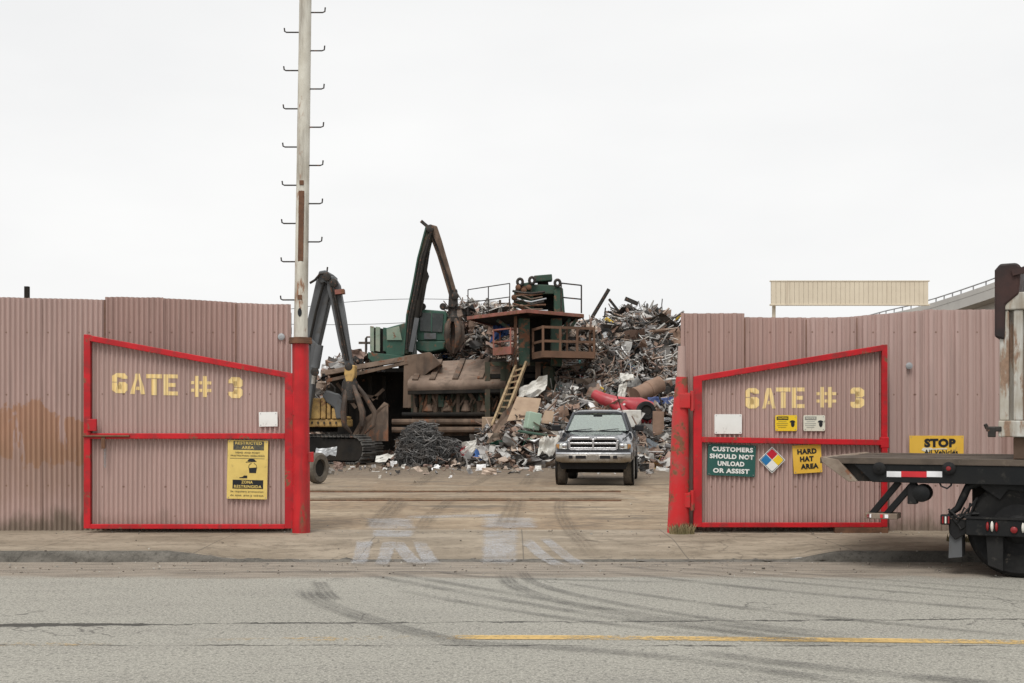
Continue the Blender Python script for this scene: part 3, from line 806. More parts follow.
# weeds
def weeds(label, cx, cy, n, rad, h, seed):
    r = random.Random(seed); mb = MB()
    for i in range(n):
        a = r.uniform(0, 2 * PI); q = rad * math.sqrt(r.random()); x, y = cx + q * math.cos(a), cy + q * math.sin(a) * .5
        hh = h * r.uniform(.4, 1); lx, ly = r.uniform(-.5, .5) * hh, r.uniform(-.5, .5) * hh; wv = r.uniform(.004, .011)
        mb.add([(x - wv, y, G), (x + wv, y, G), (x + lx * .5 + wv * .7, y + ly * .5, G + hh * .65), (x + lx * .5 - wv * .7, y + ly * .5, G + hh * .65), (x + lx, y + ly, G + hh)], [(0, 1, 2, 3), (3, 2, 4)])
    return tag(recenter(obj('weed_tuft', mb, m_weed)), label, 'weeds')
weeds('dry brown weeds round the rusty foot of the leaning red post', XP(680), 14.52, 150, .17, .15, 3)
weeds('yellowish tuft of grass at the kerb behind the truck wheel', xw(968, 13.6), 13.6, 160, .26, .11, 4)

# ------------------------------------------------------------------ signs
def text_mesh(s, size, bold=0.0, align='CENTER', sx=1.0):
    cu = bpy.data.curves.new('lettering', 'FONT'); cu.body = s; cu.size = size; cu.align_x = align; cu.align_y = 'CENTER'
    cu.offset = bold; cu.extrude = .0012; cu.resolution_u = 3; cu.space_character = 1.1
    o = bpy.data.objects.new('lettering', cu); COL.objects.link(o)
    bpy.context.view_layer.update()
    me = bpy.data.meshes.new_from_object(o.evaluated_get(bpy.context.evaluated_depsgraph_get()))
    me.name = 'lettering'
    bpy.data.objects.remove(o); bpy.data.curves.remove(cu)
    return me
def letter(parent, s, size, x, z, mat, bold=0.0, sx=1.0, lift=.0075, width=None, height=None):
    me = text_mesh(s, size, bold)
    co = [v.co for v in me.vertices]
    x0, x1 = min(c.x for c in co), max(c.x for c in co); y0, y1 = min(c.y for c in co), max(c.y for c in co)
    kx = width / (x1 - x0) if width else sx; ky = height / (y1 - y0) if height else 1
    for v in me.vertices:
        v.co = ((v.co.x - (x0+x1)/2) * kx + x, -lift - v.co.z, (v.co.y - (y0+y1)/2) * ky + z)
    me.materials.clear(); me.materials.append(mat)
    o = bpy.data.objects.new('lettering', me); COL.objects.link(o); o.parent = parent
    return o
def plate(mb_pts_w, h, t=.008, r=.012):
    w = mb_pts_w; pts = []
    for cx, cz, a0 in ((w/2-r, h/2-r, 0), (-w/2+r, h/2-r, 90), (-w/2+r, -h/2+r, 180), (w/2-r, -h/2+r, 270)):
        for k in range(4):
            a = R(a0 + 30 * k); pts.append((cx + r * math.cos(a), -t/2, cz + r * math.sin(a)))
    return MB().prism(pts, (0, t, 0))
def sign(label, px0, px1, py0, py1, Y, mat, tilt=0, name='sign', r=.012, t=.008):
    w, h = (px1 - px0) / F * Y, (py1 - py0) / F * Y
    c = P((px0 + px1) / 2, (py0 + py1) / 2, Y)
    o = thing(name, label, 'sign', c, 0, None, True)
    o.rotation_euler = (0, R(tilt), 0)
    obj('plate', plate(w, h, t, r), mat, o)
    for sx in (-1, 1):
        for sz in (-1, 1):
            obj('bolt', MB().lathe([(.006, -t/2 - .004), (.006, -t/2 + .002)], (sx * (w/2 - .022), 0, sz * (h/2 - .02)), 'y', 8), m_galv, o)
    return o, w, h
def patch(parent, name, x0, x1, z0, z1, mat, lift=.0052):
    return obj(name, MB().span(x0, x1, -lift - .001, -lift + .001, z0, z1), mat, parent)
SY = GY - .0245
s, w, h = sign('faded yellow bilingual restricted area sign with hard hat drawing', 227.3, 267.6, 440.3, 499, SY - .022, m_yellow_f, 1.2)
patch(s, 'header_band', -w*.36, w*.40, h*.335, h*.485, m_inkf)
letter(s, 'RESTRICTED', .05, .01, h*.452, m_yellow_f, .001, width=w*.66, height=h*.05); letter(s, 'AREA', .05, .0, h*.375, m_yellow_f, .001, width=w*.3, height=h*.05)
letter(s, 'HEAD AND FOOT', .03, 0, h*.29, m_inkf, width=w*.6, height=h*.028); letter(s, 'PROTECTION REQUIRED', .03, 0, h*.235, m_inkf, width=w*.84, height=h*.028)
patch(s, 'rule', -w*.44, w*.42, h*.187, h*.194, m_inkf)
# drawing: a head in a hard hat above a work boot
hx, hz = w*.13, h*.03
def disc(cx, cz, rx, rz, a0=0, a1=360, n=18, lift=.0052): return [(cx + rx * math.cos(R(a0 + (a1-a0)*k/n)), -lift, cz + rz * math.sin(R(a0 + (a1-a0)*k/n))) for k in range(n + 1)]
obj('hard_hat_drawing', MB().prism(disc(hx - w*.03, h*.145, w*.10, h*.045, 0, 180, lift=.007), (0, .002, 0)).prism([(hx - w*.17, -.007, h*.135), (hx + w*.09, -.007, h*.150), (hx + w*.09, -.007, h*.138), (hx - w*.17, -.007, h*.123)], (0, .002, 0)), m_ink, s)
mbd = MB()
for sx in (-1, 1): mbd.tube([(hx + sx * w*.10, -.0062, hz), (hx + sx * w*.09, -.0062, hz + h*.05), (hx + sx * w*.03, -.0062, hz + h*.085)], .003, 5)
obj('face_drawing', mbd, m_ink, s)
obj('collar_drawing', MB().prism([(hx - w*.095, -.007, hz), (hx + w*.105, -.007, hz + h*.01), (hx + w*.085, -.007, hz - h*.085), (hx - w*.08, -.007, hz - h*.085)], (0, .002, 0)), m_ink, s)
obj('boot_drawing', MB().prism([(-w*.20, -.007, -h*.145), (0, -.007, -h*.145), (0, -.007, -h*.10), (-w*.08, -.007, -h*.10), (-w*.12, -.007, -h*.125), (-w*.2, -.007, -h*.135)], (0, .002, 0)), m_ink, s)
patch(s, 'footer_band', -w*.36, w*.40, -h*.325, -h*.175, m_ink)
letter(s, 'ZONA', .05, .0, -h*.212, m_yellow_f, .001, width=w*.28, height=h*.05); letter(s, 'RESTRINGIDA', .05, .01, -h*.288, m_yellow_f, .001, width=w*.68, height=h*.05)
letter(s, 'Se requiere proteccion', .03, 0, -h*.375, m_inkf, width=w*.82, height=h*.036); letter(s, 'de ojos, pies y cabeza', .03, 0, -h*.44, m_inkf, width=w*.82, height=h*.036)
s, w, h = sign('small blank white paper sheet taped above the faded yellow bilingual sign', 259, 277.5, 412, 426.5, SY, m_white, -1, 'paper_notice', .004, .004)
s, w, h = sign('blank white rectangular sign above the green sign', 714.5, 741.8, 414.2, 433.8, SY, m_white, 0)
for (lab, a, b, m, bandm, headm, lm, word) in (('small bright yellow caution sign with a tiny black drawing', 775.2, 797, m_yellow_b, m_ink, m_yellow_b, m_ygline, 'CAUTION'), ('small cream notice sign next to the bright yellow caution sign', 803.4, 825, m_cream, m_grey, m_cream, m_greyl, 'NOTICE')):
    s, w, h = sign(lab, a, b, 415.2, 431, SY, m, 0, r=.018)
    patch(s, 'header_band', -w*.44, w*.10, h*.20, h*.42, bandm)
    letter(s, word, .03, -w*.17, h*.31, headm, .0006, width=w*.44, height=h*.12)
    for k, (l0, l1) in enumerate(((-.36, .02), (-.44, .08), (-.42, .06), (-.36, .0))):
        patch(s, 'faded_text_line', w*l0, w*l1, h*(.10 - k*.12) - .004, h*(.10 - k*.12) + .004, lm)
    q = w*.30
    obj('face_drawing', MB().prism(disc(q, -h*.06, w*.085, h*.19, 0, 360, lift=.007), (0, .002, 0)).prism(disc(q - .004, h*.05, w*.13, h*.13, 0, 180, lift=.0085), (0, .002, 0)), m_ink, s)
s, w, h = sign('dark green sign with white lettering telling customers not to unload', 707.6, 755.4, 444.6, 476, SY - .008, m_green_s, 2.2, r=.006)
for k, (tx, ww, dx) in enumerate((('CUSTOMERS', .86, .01), ('SHOULD NOT', .92, .0), ('UNLOAD', .56, -.01), ('OR ASSIST', .76, .0))):
    letter(s, tx, .08, w*dx, h*(.345 - .228*k), m_white, .0036, width=w*ww, height=h*.152)
s, w, h = sign('white diamond hazard sign with red, blue, yellow and white quarters', 762.6, 781.4, 450.6, 469.4, SY - .008, m_white, 45, 'hazard_diamond', .004)
g_ = w * .018; k_ = w * .43
for (a0, a1, b0, b1, m, nm) in ((-k_, -g_, g_, k_, m_dred, 'red_quarter'), (g_, k_, g_, k_, m_yellow_b, 'yellow_quarter'), (-k_, -g_, -k_, -g_, m_dblue, 'blue_quarter'), (g_, k_, -k_, -g_, m_white, 'white_quarter')):
    patch(s, nm, a0, a1, b0, b1, m)
mbd = MB()
for a in (-1, 1):
    mbd.span(-w*.46, w*.46, -.0052, -.0042, a*w*.455 - .0025, a*w*.455 + .0025); mbd.span(a*w*.455 - .0025, a*w*.455 + .0025, -.0054, -.0044, -w*.46, w*.46)
obj('border', mbd, m_ink, s)
s, w, h = sign('tilted orange-yellow hard hat sign beside the truck deck end', 793, 821.5, 444.8, 473, SY - .008, m_yellow, -3.6, r=.004)
for k, tx in enumerate(('HARD', 'HAT', 'AREA')):
    letter(s, tx, .08, w*(.0, -.02, .06)[k], h*(.27 - .265*k), m_ink, .0042, width=w*(.68, .48, .62)[k], height=h*.185)
s, w, h = sign('wide orange-yellow stop sign on the ribbed wall half hidden by the truck deck', 909.4, 963.6, 435.6, 472, FY - .062, m_yellow, 0, r=.004)
letter(s, 'STOP', .1, w*.06, h*.30, m_ink, .006, width=w*.58, height=h*.24)
letter(s, 'All Vehicles', .07, w*.08, h*.045, m_ink, .002, width=w*.62, height=h*.14)
mbd = MB().prism([(x*w, -.0075, z*h) for x, z in ((-.28, .10), (-.25, .165), (-.1, .17), (-.08, .14), (.04, .15), (.18, .16), (.2, .125), (.02, .115), (-.1, .11), (-.15, .05), (-.2, .05))], (0, .002, 0))
obj('paint_smear', mbd, m_cream, s)
# small fixings on the walls
for px, py in ((908, 366), (282, 337)):
    tag(recenter(obj('wall_fixing', MB().lathe([(.02, -.055), (.045, -.05), (.045, -.036), (.02, -.034)], P(px, py, FY), 'y', 14), m_galv)), 'round steel fixing on the ribbed wall above the stop sign' if px > 500 else 'round steel fixing on the corrugated wall near the white pole', 'wall fixing')
# wall debris and thin dark post behind the left wall
mb = MB().span(xw(25, 16) , xw(29, 16), 15.97, 16.03, G, zt(286.5, 16))
tag(recenter(obj('steel_post', mb, m_dark)), 'thin dark steel post sticking up behind the corrugated wall', 'post')

# ------------------------------------------------------------------ flatbed truck in front of the ribbed wall (local: u forward, v away, z up)
TA = R(-28)
TO = Vector((3.226, 11.92, 0))
ca, sa = math.cos(TA), math.sin(TA)
def TU(px, v=0.0):                 # u along the near side at which the photograph shows column px
    k = (px - 512) / F
    # X = TO.x + ca u - sa v ; Y = TO.y + sa u + ca v
    return (k * (TO.y + ca * v) - TO.x + sa * v) / (ca - k * sa)
def TZ(py, u, v=0.0):
    Y = TO.y + sa * u + ca * v
    return EYE - (py - HOR) / F * Y
def T(px, py, v=0.0):
    u = TU(px, v); return Vector((u, v, TZ(py, u, v)))
tr = thing('flatbed_truck', 'black low flatbed truck body with timber deck pulling across the pavement', 'truck', TO, TA, None, True)
U1 = 6.2; WD = 2.35; ZD = 1.163
mb = MB(); nb = 13; r = random.Random(4)
for k in range(nb): mb.span(.0, U1, WD / nb * k + .004, WD / nb * (k + 1) - .004, ZD - .058, ZD - r.uniform(0, .008))
mb.span(.0, U1, .0, WD, ZD - .0625, ZD - .0585)
obj('deck', mb, m_deckwood, tr, bevel=.004)
uA, uB = TU(850), TU(885)
obj('tail_end', MB().prism([T(820.5, 456.5, -.012), T(838, 459.5, -.012), T(857, 481.5, -.012), T(848, 481.5, -.012), T(822, 462.5, -.012)], (0, WD + .02, 0)), m_deckend, tr, bevel=.006)
rail = MB().prism([(uA + .03, .012, ZD - .064), (U1, .012, ZD - .064), (U1, .012, .915), (uA + .22, .012, .915)], (0, .07, 0))
obj('side_rail', rail, m_black, tr, bevel=.006)
rail = MB().prism([(uA + .03, WD - .08, ZD - .064), (U1, WD - .08, ZD - .064), (U1, WD - .08, .95), (uA + .22, WD - .08, .95)], (0, .07, 0))
obj('side_rail', rail, m_black, tr, bevel=.006)
obj('tail_panel', MB().prism([(.04, .05, ZD - .07), (uB + .2, .05, ZD - .07), (uB + .2, .05, .92), (uA + .02, .05, .92)], (0, .03, 0)), m_dark, tr)
for px in (879.5, 949):
    c = T(px, 468.5, .012)
    o = obj('round_lamp', MB().lathe([(.065, 0), (.065, -.02), (.05, -.034), (.02, -.038)], c, 'y', 20), m_blackd, tr, smooth=True)
    obj('lens', MB().lathe([(.025, -.036), (.02, -.044), (.01, -.046)], c, 'y', 14), m_lampr if px > 900 else m_dark, o, smooth=True)
for a, b, m in ((886.8, 901.3, m_tapew), (901.3, 926.8, m_taper), (926.8, 942.3, m_tapew)):
    u0, u1 = TU(a, .01), TU(b, .01); z = TZ(474, u0, .01)
    obj('reflective_tape', MB().span(u0, u1 - .001, .006, .011, z - .029, z + .029), m, tr)
for v0 in (.03,):
    for (ax, ay, bx, by) in ((899, 482, 872, 514), (915, 482, 886, 515)):
        a, b = T(ax, ay, .12), T(bx, by, .12); obj('guard_leg', MB().beam(a, b, .06, .085, (0, 1, 0)), m_black, tr, bevel=.005)
a, b = T(864.5, 515.5, .05), T(897, 517.5, .05)
gb = obj('guard_bar', MB().span(a.x, b.x, .05, .30, a.z - .03, a.z + .028), m_deckend, tr, bevel=.006)
for px, m in ((868.5, m_lampr), (869.5, m_tapew), (881.5, m_taper), (886.5, m_tapew)):
    c = T(px, 516.5, .046); obj('guard_reflector', MB().box((c.x, .044, a.z), (.035 if m is m_tapew else .025, .012, .036)), m, gb)
c = T(913, 494, .12); obj('valve_box', MB().box(c, (.09, .14, .2)), m_blackd, tr, bevel=.01)
c = T(922, 493, .12); obj('air_tank', MB().lathe([(.03, -.02), (.085, 0), (.09, .02), (.09, .2), (.05, .24)], (c.x, .05, c.z), 'y', 18), m_black, tr, smooth=True)
obj('air_hose', MB().tube([T(939, 481, .05), T(941, 486, .04), T(947, 488.5, .03), T(951, 485.5, .04), T(952, 481, .05)], .009, 8), m_ink, tr, smooth=True)
# chassis, brackets and suspension in front of the wheels
obj('chassis_beam', MB().span(TU(968), U1, .35, .47, .70, .95).span(TU(968), U1, WD - .47, WD - .35, .70, .95), m_dark, tr, bevel=.01)
obj('hanger_bracket', MB().prism([T(966, 481.5, .09), T(1024, 481.5, .09), T(1024, 492, .09), T(1008, 490, .09), T(1000, 500, .09), T(985, 490, .09), T(978, 484, .09)], (0, .08, 0)), m_black, tr, bevel=.006)
obj('hanger_bracket', MB().prism([T(991, 484, .14), T(1006, 492, .14), T(1000, 518, .14), T(974, 518, .14), T(976, 511, .14), T(985, 504, .14)], (0, .1, 0)), m_black, tr, bevel=.008)
mb = MB().tube([T(980, 482, .12), T(968, 487, .12), T(963, 498, .12), T(958, 508, .12), T(950, 514, .10)], [.045, .04, .04, .035, .03], 10)
obj('swing_arm', mb, m_black, tr, smooth=True)
for k in range(7):
    r_ = random.Random(k); mb = MB().tube([T(948 + r_.uniform(-2, 8), 512 + r_.uniform(-4, 6), .06), T(955 + r_.uniform(-2, 8), 522 + r_.uniform(-8, 8), .04), T(963 + r_.uniform(-6, 6), 520 + r_.uniform(-14, 8), .06), T(974 + r_.uniform(-4, 6), 500 + r_.uniform(-12, 20), .1)], .011, 6)
    obj('air_hose', mb, m_blackd, tr, smooth=True)
mb = MB().prism([T(948, 519, .05), T(970, 520, .05), T(966, 534, .05), T(955, 540, .05), T(949, 533, .05)], (0, .06, 0))
obj('mudguard_bracket', mb, m_blackd, tr, bevel=.008)
mb = MB(); m0 = T(949.5, 530, .08); m1 = T(961.5, 528, .08); m2 = T(962, 557, .08); m3 = T(948.5, 558, .08)
mb.prism([m0, m1, m2, m3], (0, .3, 0)); obj('mud_flap', mb, m_grey_b, tr)
u0, u1 = TU(966, -.04), U1 - .6
zb0, zb1 = TZ(535, u0, -.04), TZ(518.5, u0, -.04)
lb = obj('light_bar', MB().span(u0, u1, -.05, .04, zb0, zb1), m_black, tr, bevel=.008)
obj('light_bar_lip', MB().span(u0 - .015, u1, -.062, .05, zb1 + .001, zb1 + .016), m_blackd, lb)
for px, py, m, ww, hh in ((987.5, 526.5, m_lampr, .03, .09), (992, 526.5, m_lampw, .032, .105), (996.5, 527, m_lampr, .03, .09), (1023, 528, m_lampw, .03, .1)):
    c = T(px, py, -.055); obj('marker_light', MB().lathe([(.5, 0), (.45, -.03), (.2, -.05)], (0, 0, 0), 'y', 14), m, lb, smooth=True)
    o = lb.children[-1]; o.scale = (ww, .4, hh); o.location = c
c = T(1014, 530, -.055); obj('marker_light', MB().lathe([(.033, 0), (.03, -.015), (.012, -.024)], c, 'y', 16), m_lampr, lb, smooth=True)
c0 = T(945.5, 519.5, .0)
lc = obj('light_cluster', MB().box(c0, (.09, .07, .10)), m_black, tr, bevel=.01)
for px, m in ((942.8, m_lampr), (945.6, m_lampw), (948.6, m_lampr)):
    c = T(px, 520, -.036); obj('marker_light', MB().box(c, (.016, .014, .07)), m, lc, bevel=.004)
for px in (992.5,):
    mb = MB(); mb.prism([T(986, 535, .0), T(1003, 535, .0), T(1003, 571, .0), T(988, 565, .0)], (0, .012, 0)); obj('mud_flap', mb, m_blackd, tr)
def truck_wheel(u, v, far=False):
    r = .475
    o = obj('wheel', MB().lathe([(.24, 0), (.27, -.02), (r - .05, -.03), (r - .012, 0), (r, .04), (r, .24), (r - .015, .275), (r - .05, .30), (.26, .29)], (u, v, r + (G if far else 0)), 'y', 44), m_rubber, tr, smooth=True)
    obj('rim', MB().lathe([(.25, -.01), (.235, .02), (.16, .05), (.14, -.02), (.1, -.05), (.03, -.055)], (u, v, r + (G if far else 0)), 'y', 24), m_blackd, o, smooth=True)
    return o
uw = TU(1019, .2)
truck_wheel(uw, .14); truck_wheel(uw, .48); truck_wheel(uw + 1.25, .14); truck_wheel(uw + 1.25, .48)
truck_wheel(uw, WD - .44, True); truck_wheel(uw + 1.25, WD - .44, True)
obj('axle', MB().tube([(uw, .2, .475), (uw, WD - .2, .53)], .07, 12).tube([(uw + 1.25, .2, .475), (uw + 1.25, WD - .2, .53)], .07, 12), m_dark, tr)
# scrap bin riding on the deck (same frame)
bn = thing('scrap_bin', 'tall rusty pale bin with upright ribs standing on the truck deck', 'scrap bin', TO, TA, None, True)
ub = TU(999.5, .04); ue = 6.0
zt_, zb_ = TZ(293, ub, .04), TZ(437, ub, .04)
obj('wall_panel', MB().span(ub + .03, ue, .13, .16, zb_, zt_).span(ub + .03, ub + .06, .16, WD - .1, zb_, zt_), m_bin, bn)
obj('top_rail', MB().span(ub, ue, .03, .13, zt_ - .17, zt_).span(ub, ub + .1, .13, WD - .1, zt_ - .17, zt_), m_bin, bn, bevel=.012)
obj('bottom_rail', MB().span(ub - .01, ue, .02, .13, zb_, zb_ + .16).span(ub, ub + .1, .13, WD - .1, zb_, zb_ + .16), m_bin, bn, bevel=.012)
k = ub + .0
while k < ue:
    obj('rib', MB().span(k, k + .085, .045, .129, zb_ + .161, zt_ - .171), m_bin, bn, bevel=.012); k += .125 if k < ub + .05 else .30
obj('brace', MB().beam((ub + .52, .09, zb_ + .17), (ub + .28, .09, zb_ + .9), .07, .05, (0, 1, 0)), m_bin, bn)
obj('skid', MB().span(ub + .12, ue, .10, .24, ZD + .001, zb_ - .001).span(ub + .12, ue, WD - .3, WD - .16, ZD + .001, zb_ - .001), m_binlow, bn, bevel=.01)
t0 = TU(994.5, .02)
zc0, zc1 = TZ(337, t0, .02), TZ(264, t0, .02)
pts = [(t0, zc0), (t0 + .09, zc0 - .03), (t0 + .10, zt_ - .12), (t0 + .22, zt_ - .02), (t0 + .24, zc1 - .04), (t0 + .20, zc1), (t0 + .05, zc1), (t0, zc1 - .06)]
obj('tarp_housing', MB().prism([(u, .015, z) for u, z in pts], (0, WD - .1, 0)), m_tarp, bn, bevel=.02)
obj('tarp_arm', MB().beam((t0 + .16, .01, zc1 - .10), (t0 + .75, .01, zc1 + .03), .045, .06), m_tarp, bn)
c = T(994, 429, .03); mb = MB().box(c, (.14, .05, .05)); mb.box(c + Vector((-.02, 0, -.03)), (.07, .06, .1)); mb.tube([c + Vector((-.06, 0, 0)), c + Vector((-.08, -.01, .05))], .02, 8)
obj('latch', mb, m_iron, bn, bevel=.008)

# ------------------------------------------------------------------ far background
Yb = 55.0
bb = thing('billboard', 'blank cream billboard panel raised above the ribbed wall', 'billboard', (P(850, 400, Yb).x, Yb, G))
a, b = P(771.5, 281.5, Yb), P(928.5, 304, Yb)
mb = MB(); nb = 34; wv = (b.x - a.x) / nb
for i in range(nb): mb.span(a.x + i * wv, a.x + (i + 1) * wv - .012, Yb, Yb + .10, b.z, a.z)
obj('panel', mb, m_bill, bb)
obj('panel_back', MB().span(a.x, b.x, Yb + .11, Yb + .16, b.z, a.z), m_bill, bb)
obj('panel_frame', MB().span(a.x - .06, b.x + .06, Yb - .02, Yb + .18, b.z - .07, b.z - .002).span(a.x - .06, b.x + .06, Yb - .02, Yb + .18, a.z + .002, a.z + .05), m_bill, bb)
for px in (775.5,): obj('post', MB().tube([(P(px, 300, Yb).x, Yb + .35, G), (P(px, 300, Yb).x, Yb + .35, a.z - .2)], .09 if px < 800 else .12, 12), m_bill, bb)
# motorway ramp climbing away behind the ribbed wall
ov = thing('overpass', 'grey concrete motorway ramp with railings rising behind the ribbed wall', 'overpass', (45, 105, G))
line = [P(860, 320, 118), P(885, 313.5, 112), P(910, 308, 108), P(935, 301, 104), P(960, 293, 100), P(985, 284.5, 97), P(1010, 275, 94), P(1060, 255, 90), P(1150, 225, 86)]
def ramp(lo, hi, d0, d1):
    secs = []
    for i, p in enumerate(line):
        t = (line[min(i+1, len(line)-1)] - line[max(i-1, 0)]); n_ = Vector((-t.y, t.x, 0)).normalized()
        secs.append([p + n_ * d0 + Vector((0, 0, lo)), p + n_ * d1 + Vector((0, 0, lo)), p + n_ * d1 + Vector((0, 0, hi)), p + n_ * d0 + Vector((0, 0, hi))])
    return MB().loft(secs)
obj('parapet', ramp(-.55, -.1, 0, .3), m_conc, ov)
obj('deck_slab', ramp(-1.35, -.56, .02, 9), m_conc, ov)
obj('girder', ramp(-3.0, -1.36, 1.4, 7.6), m_conc, ov)
obj('hand_rail', MB().tube([p + Vector((.15, .15, .28)) for p in line], .06, 6), m_galv, ov)
mb = MB()
for p, q in zip(line, line[1:]):
    m_ = max(1, int((q - p).length / 1.3))
    for k in range(m_):
        c = p.lerp(q, k / m_) + Vector((.15, .15, 0)); mb.beam(c + Vector((0, 0, -.15)), c + Vector((0, 0, .3)), .09, .09)
obj('rail_posts', mb, m_galv, ov)
ov.children[-1].name = 'railing'
for i in (2, 4, 6, 8):
    p = line[i]; obj('pier', MB().span(p.x + 1.2, p.x + 3.2, p.y + 2.5, p.y + 4.3, G, p.z - 3.0), m_conc, ov)
# power line: two poles and their wires, far behind the yard
for k, (px, Y, top) in enumerate(((228, 92, 318), (500, 95, 300), (366, 70, 338))):
    a = P(px, top, Y)
    o = thing('utility_pole', ('far utility pole behind the corrugated wall', 'far utility pole behind the scrap and the tower', 'short dark pole standing behind the green material handler')[k], 'pole', (a.x, Y, G))
    obj('shaft', MB().tube([(a.x, Y, G), a], [.16, .1] if k < 2 else [.09, .07], 10), m_deckwood, o)
    obj('crossarm', MB().box(a + Vector((0, 0, -.3)), (1.6 if k < 2 else .9, .12, .14)), m_deckwood, o)
for k, (a, b, sag) in enumerate(((P(228, 319.5, 92), P(500, 301.5, 95), -.0), (P(228, 322, 92), P(500, 315, 95), .5))):
    mid = P(412, 293.5, 93)
    pts = []
    for i in range(25):
        t = i / 24; p = a.lerp(b, t); p.z += (1.0 if k == 0 else -.6) * math.sin(PI * t) * .8; pts.append(p)
    tag(recenter(obj('power_cable', MB().tube(pts, .022, 5), m_dark)), ('thin cable strung across the sky behind the material handler boom, the upper of two', 'thin cable strung across the sky behind the material handler boom, the lower of two')[k], 'cable')

# ------------------------------------------------------------------ scrap heaps
GREYS = [(.32, .31, .30), (.42, .41, .39), (.24, .23, .225), (.52, .51, .49)]
BROWNS = [(.25, .17, .13), (.33, .25, .20), (.17, .11, .085), (.40, .32, .26), (.30, .21, .175)]
DARKS = [(.05, .047, .044), (.075, .066, .058), (.03, .03, .03)]
LIGHTS = [(.66, .65, .62), (.58, .54, .48), (.72, .72, .72)]
BRIGHT = [(.06, .14, .36), (.05, .2, .14), (.45, .06, .05), (.62, .42, .05), (.15, .34, .34), (.5, .28, .22)]
def pick(r, wts):
    k = r.random() * sum(wts)
    for lst, wv in zip((GREYS, BROWNS, DARKS, LIGHTS, BRIGHT), wts):
        if k < wv:
            c = r.choice(lst); q = r.uniform(.75, 1.25); return tuple(min(.8, x * q) for x in c)
        k -= wv
    return GREYS[0]
def rv(r): 
    v = Vector((r.gauss(0, 1), r.gauss(0, 1), r.gauss(0, 1))); return v.normalized()
def piece(mb, r, c, s, wts, kinds, flat=.5):
    col = pick(r, wts); k = r.random() * sum(kinds)
    d = rv(r); d.z *= flat; d.normalize()
    i = 0
    while k > kinds[i]: k -= kinds[i]; i += 1
    if i == 0:      # bent bar or strap
        L = s * r.uniform(.6, 1.8); n = 4; p = c - d * L / 2; pts = [p]
        bend = rv(r) * r.uniform(.0, .55)
        for j in range(n):
            d = (d + bend * .5 + rv(r) * .12).normalized(); p = p + d * L / n; pts.append(p)
        mb.tube(pts, s * r.uniform(.016, .045), 4, col)
    elif i == 1:    # torn crumpled sheet
        a = d * s * r.uniform(.35, .8); b = a.cross(rv(r)).normalized() * s * r.uniform(.2, .6); nn = a.cross(b).normalized()
        ph, am = r.uniform(0, 6), s * r.uniform(.05, .16)
        vs = []
        for jj in range(4):
            for ii in range(4):
                vs.append(c + a * (ii / 1.5 - 1) + b * (jj / 1.5 - 1) + nn * am * math.sin(ii * 1.9 + jj * 1.3 + ph) + rv(r) * s * .035)
        mb.add(vs, [(jj*4+ii, jj*4+ii+1, jj*4+ii+5, jj*4+ii+4) for jj in range(3) for ii in range(3)], col)
    elif i == 2:    # battered box or casting
        rot = Vector((0, 0, 1)).rotation_difference(rv(r)).to_matrix(); q = (s * r.uniform(.2, .6), s * r.uniform(.15, .5), s * r.uniform(.1, .4))
        n0 = len(mb.v); mb.box(c, q, rot, col)
        for j in range(n0, len(mb.v)): mb.v[j] = tuple(Vector(mb.v[j]) + rv(r) * s * .06)
    elif i == 3:    # ring, coil or wheel
        nn = rv(r); x = nn.orthogonal().normalized(); y = nn.cross(x); rr = s * r.uniform(.15, .4); tt = rr * r.uniform(.08, .25)
        mb.tube([c + (x * math.cos(a) + y * math.sin(a) * r.uniform(.85, 1.1)) * rr for a in [q * PI / 5 for q in range(10)]], tt, 5, col, closed=True)
    else:           # pipe
        L = s * r.uniform(.5, 1.3); mb.tube([c - d * L / 2, c + d * L / 2], s * r.uniform(.05, .13), 7, col)

def cone(x, y, cx, cy, h, rxl, rxr, ryf, ryb, pl=1.3):
    dx = (x - cx) / (rxr if x > cx else rxl); dy = (y - cy) / (ryb if y > cy else ryf)
    d = math.sqrt(dx * dx + dy * dy)
    return h * max(0, min(1, pl * (1 - d))) if d < 1 else 0
def HA(x, y):
    h = max(cone(x, y, 5.4, 48.5, 5.9, 4.6, 4.6, 9.5, 6, 1.25), cone(x, y, 3.4, 48.0, 5.35, 4.6, 5, 8.5, 6, 1.45), cone(x, y, 8.4, 48.3, 4.15, 6, 7, 10, 6, 1.35),
            cone(x, y, .6, 40.2, 1.5, 2.6, 3.2, 3.2, 3, 1.3), cone(x, y, 3.6, 39.6, 1.5, 3.5, 3.5, 3.4, 4, 1.3), cone(x, y, 6.2, 40.5, 2.2, 3, 4, 4.4, 4, 1.3), cone(x, y, 2.2, 42.2, 2.7, 3.4, 4, 4, 4, 1.2))
    if h > .02: h += .35 * noise.noise(Vector((x * .7, y * .7, 2))) * min(1, h) + .16 * noise.noise(Vector((x * 1.9, y * 1.9, 7))) * min(1, h)
    return h
def HB(x, y):
    h = max(cone(x, y, -1.5, 55, 6.9, 3.6, 4.5, 6, 5, 1.6), cone(x, y, -.2, 54, 6.4, 3, 4, 6, 5, 1.5))
    if h > .02: h += .35 * noise.noise(Vector((x * .8, y * .7, 4)))
    return h
m_core = M('heap_core', (.075, .058, .045), (.04, .033, .028), .95, 0, 1.6, bump=.5, bscale=8)
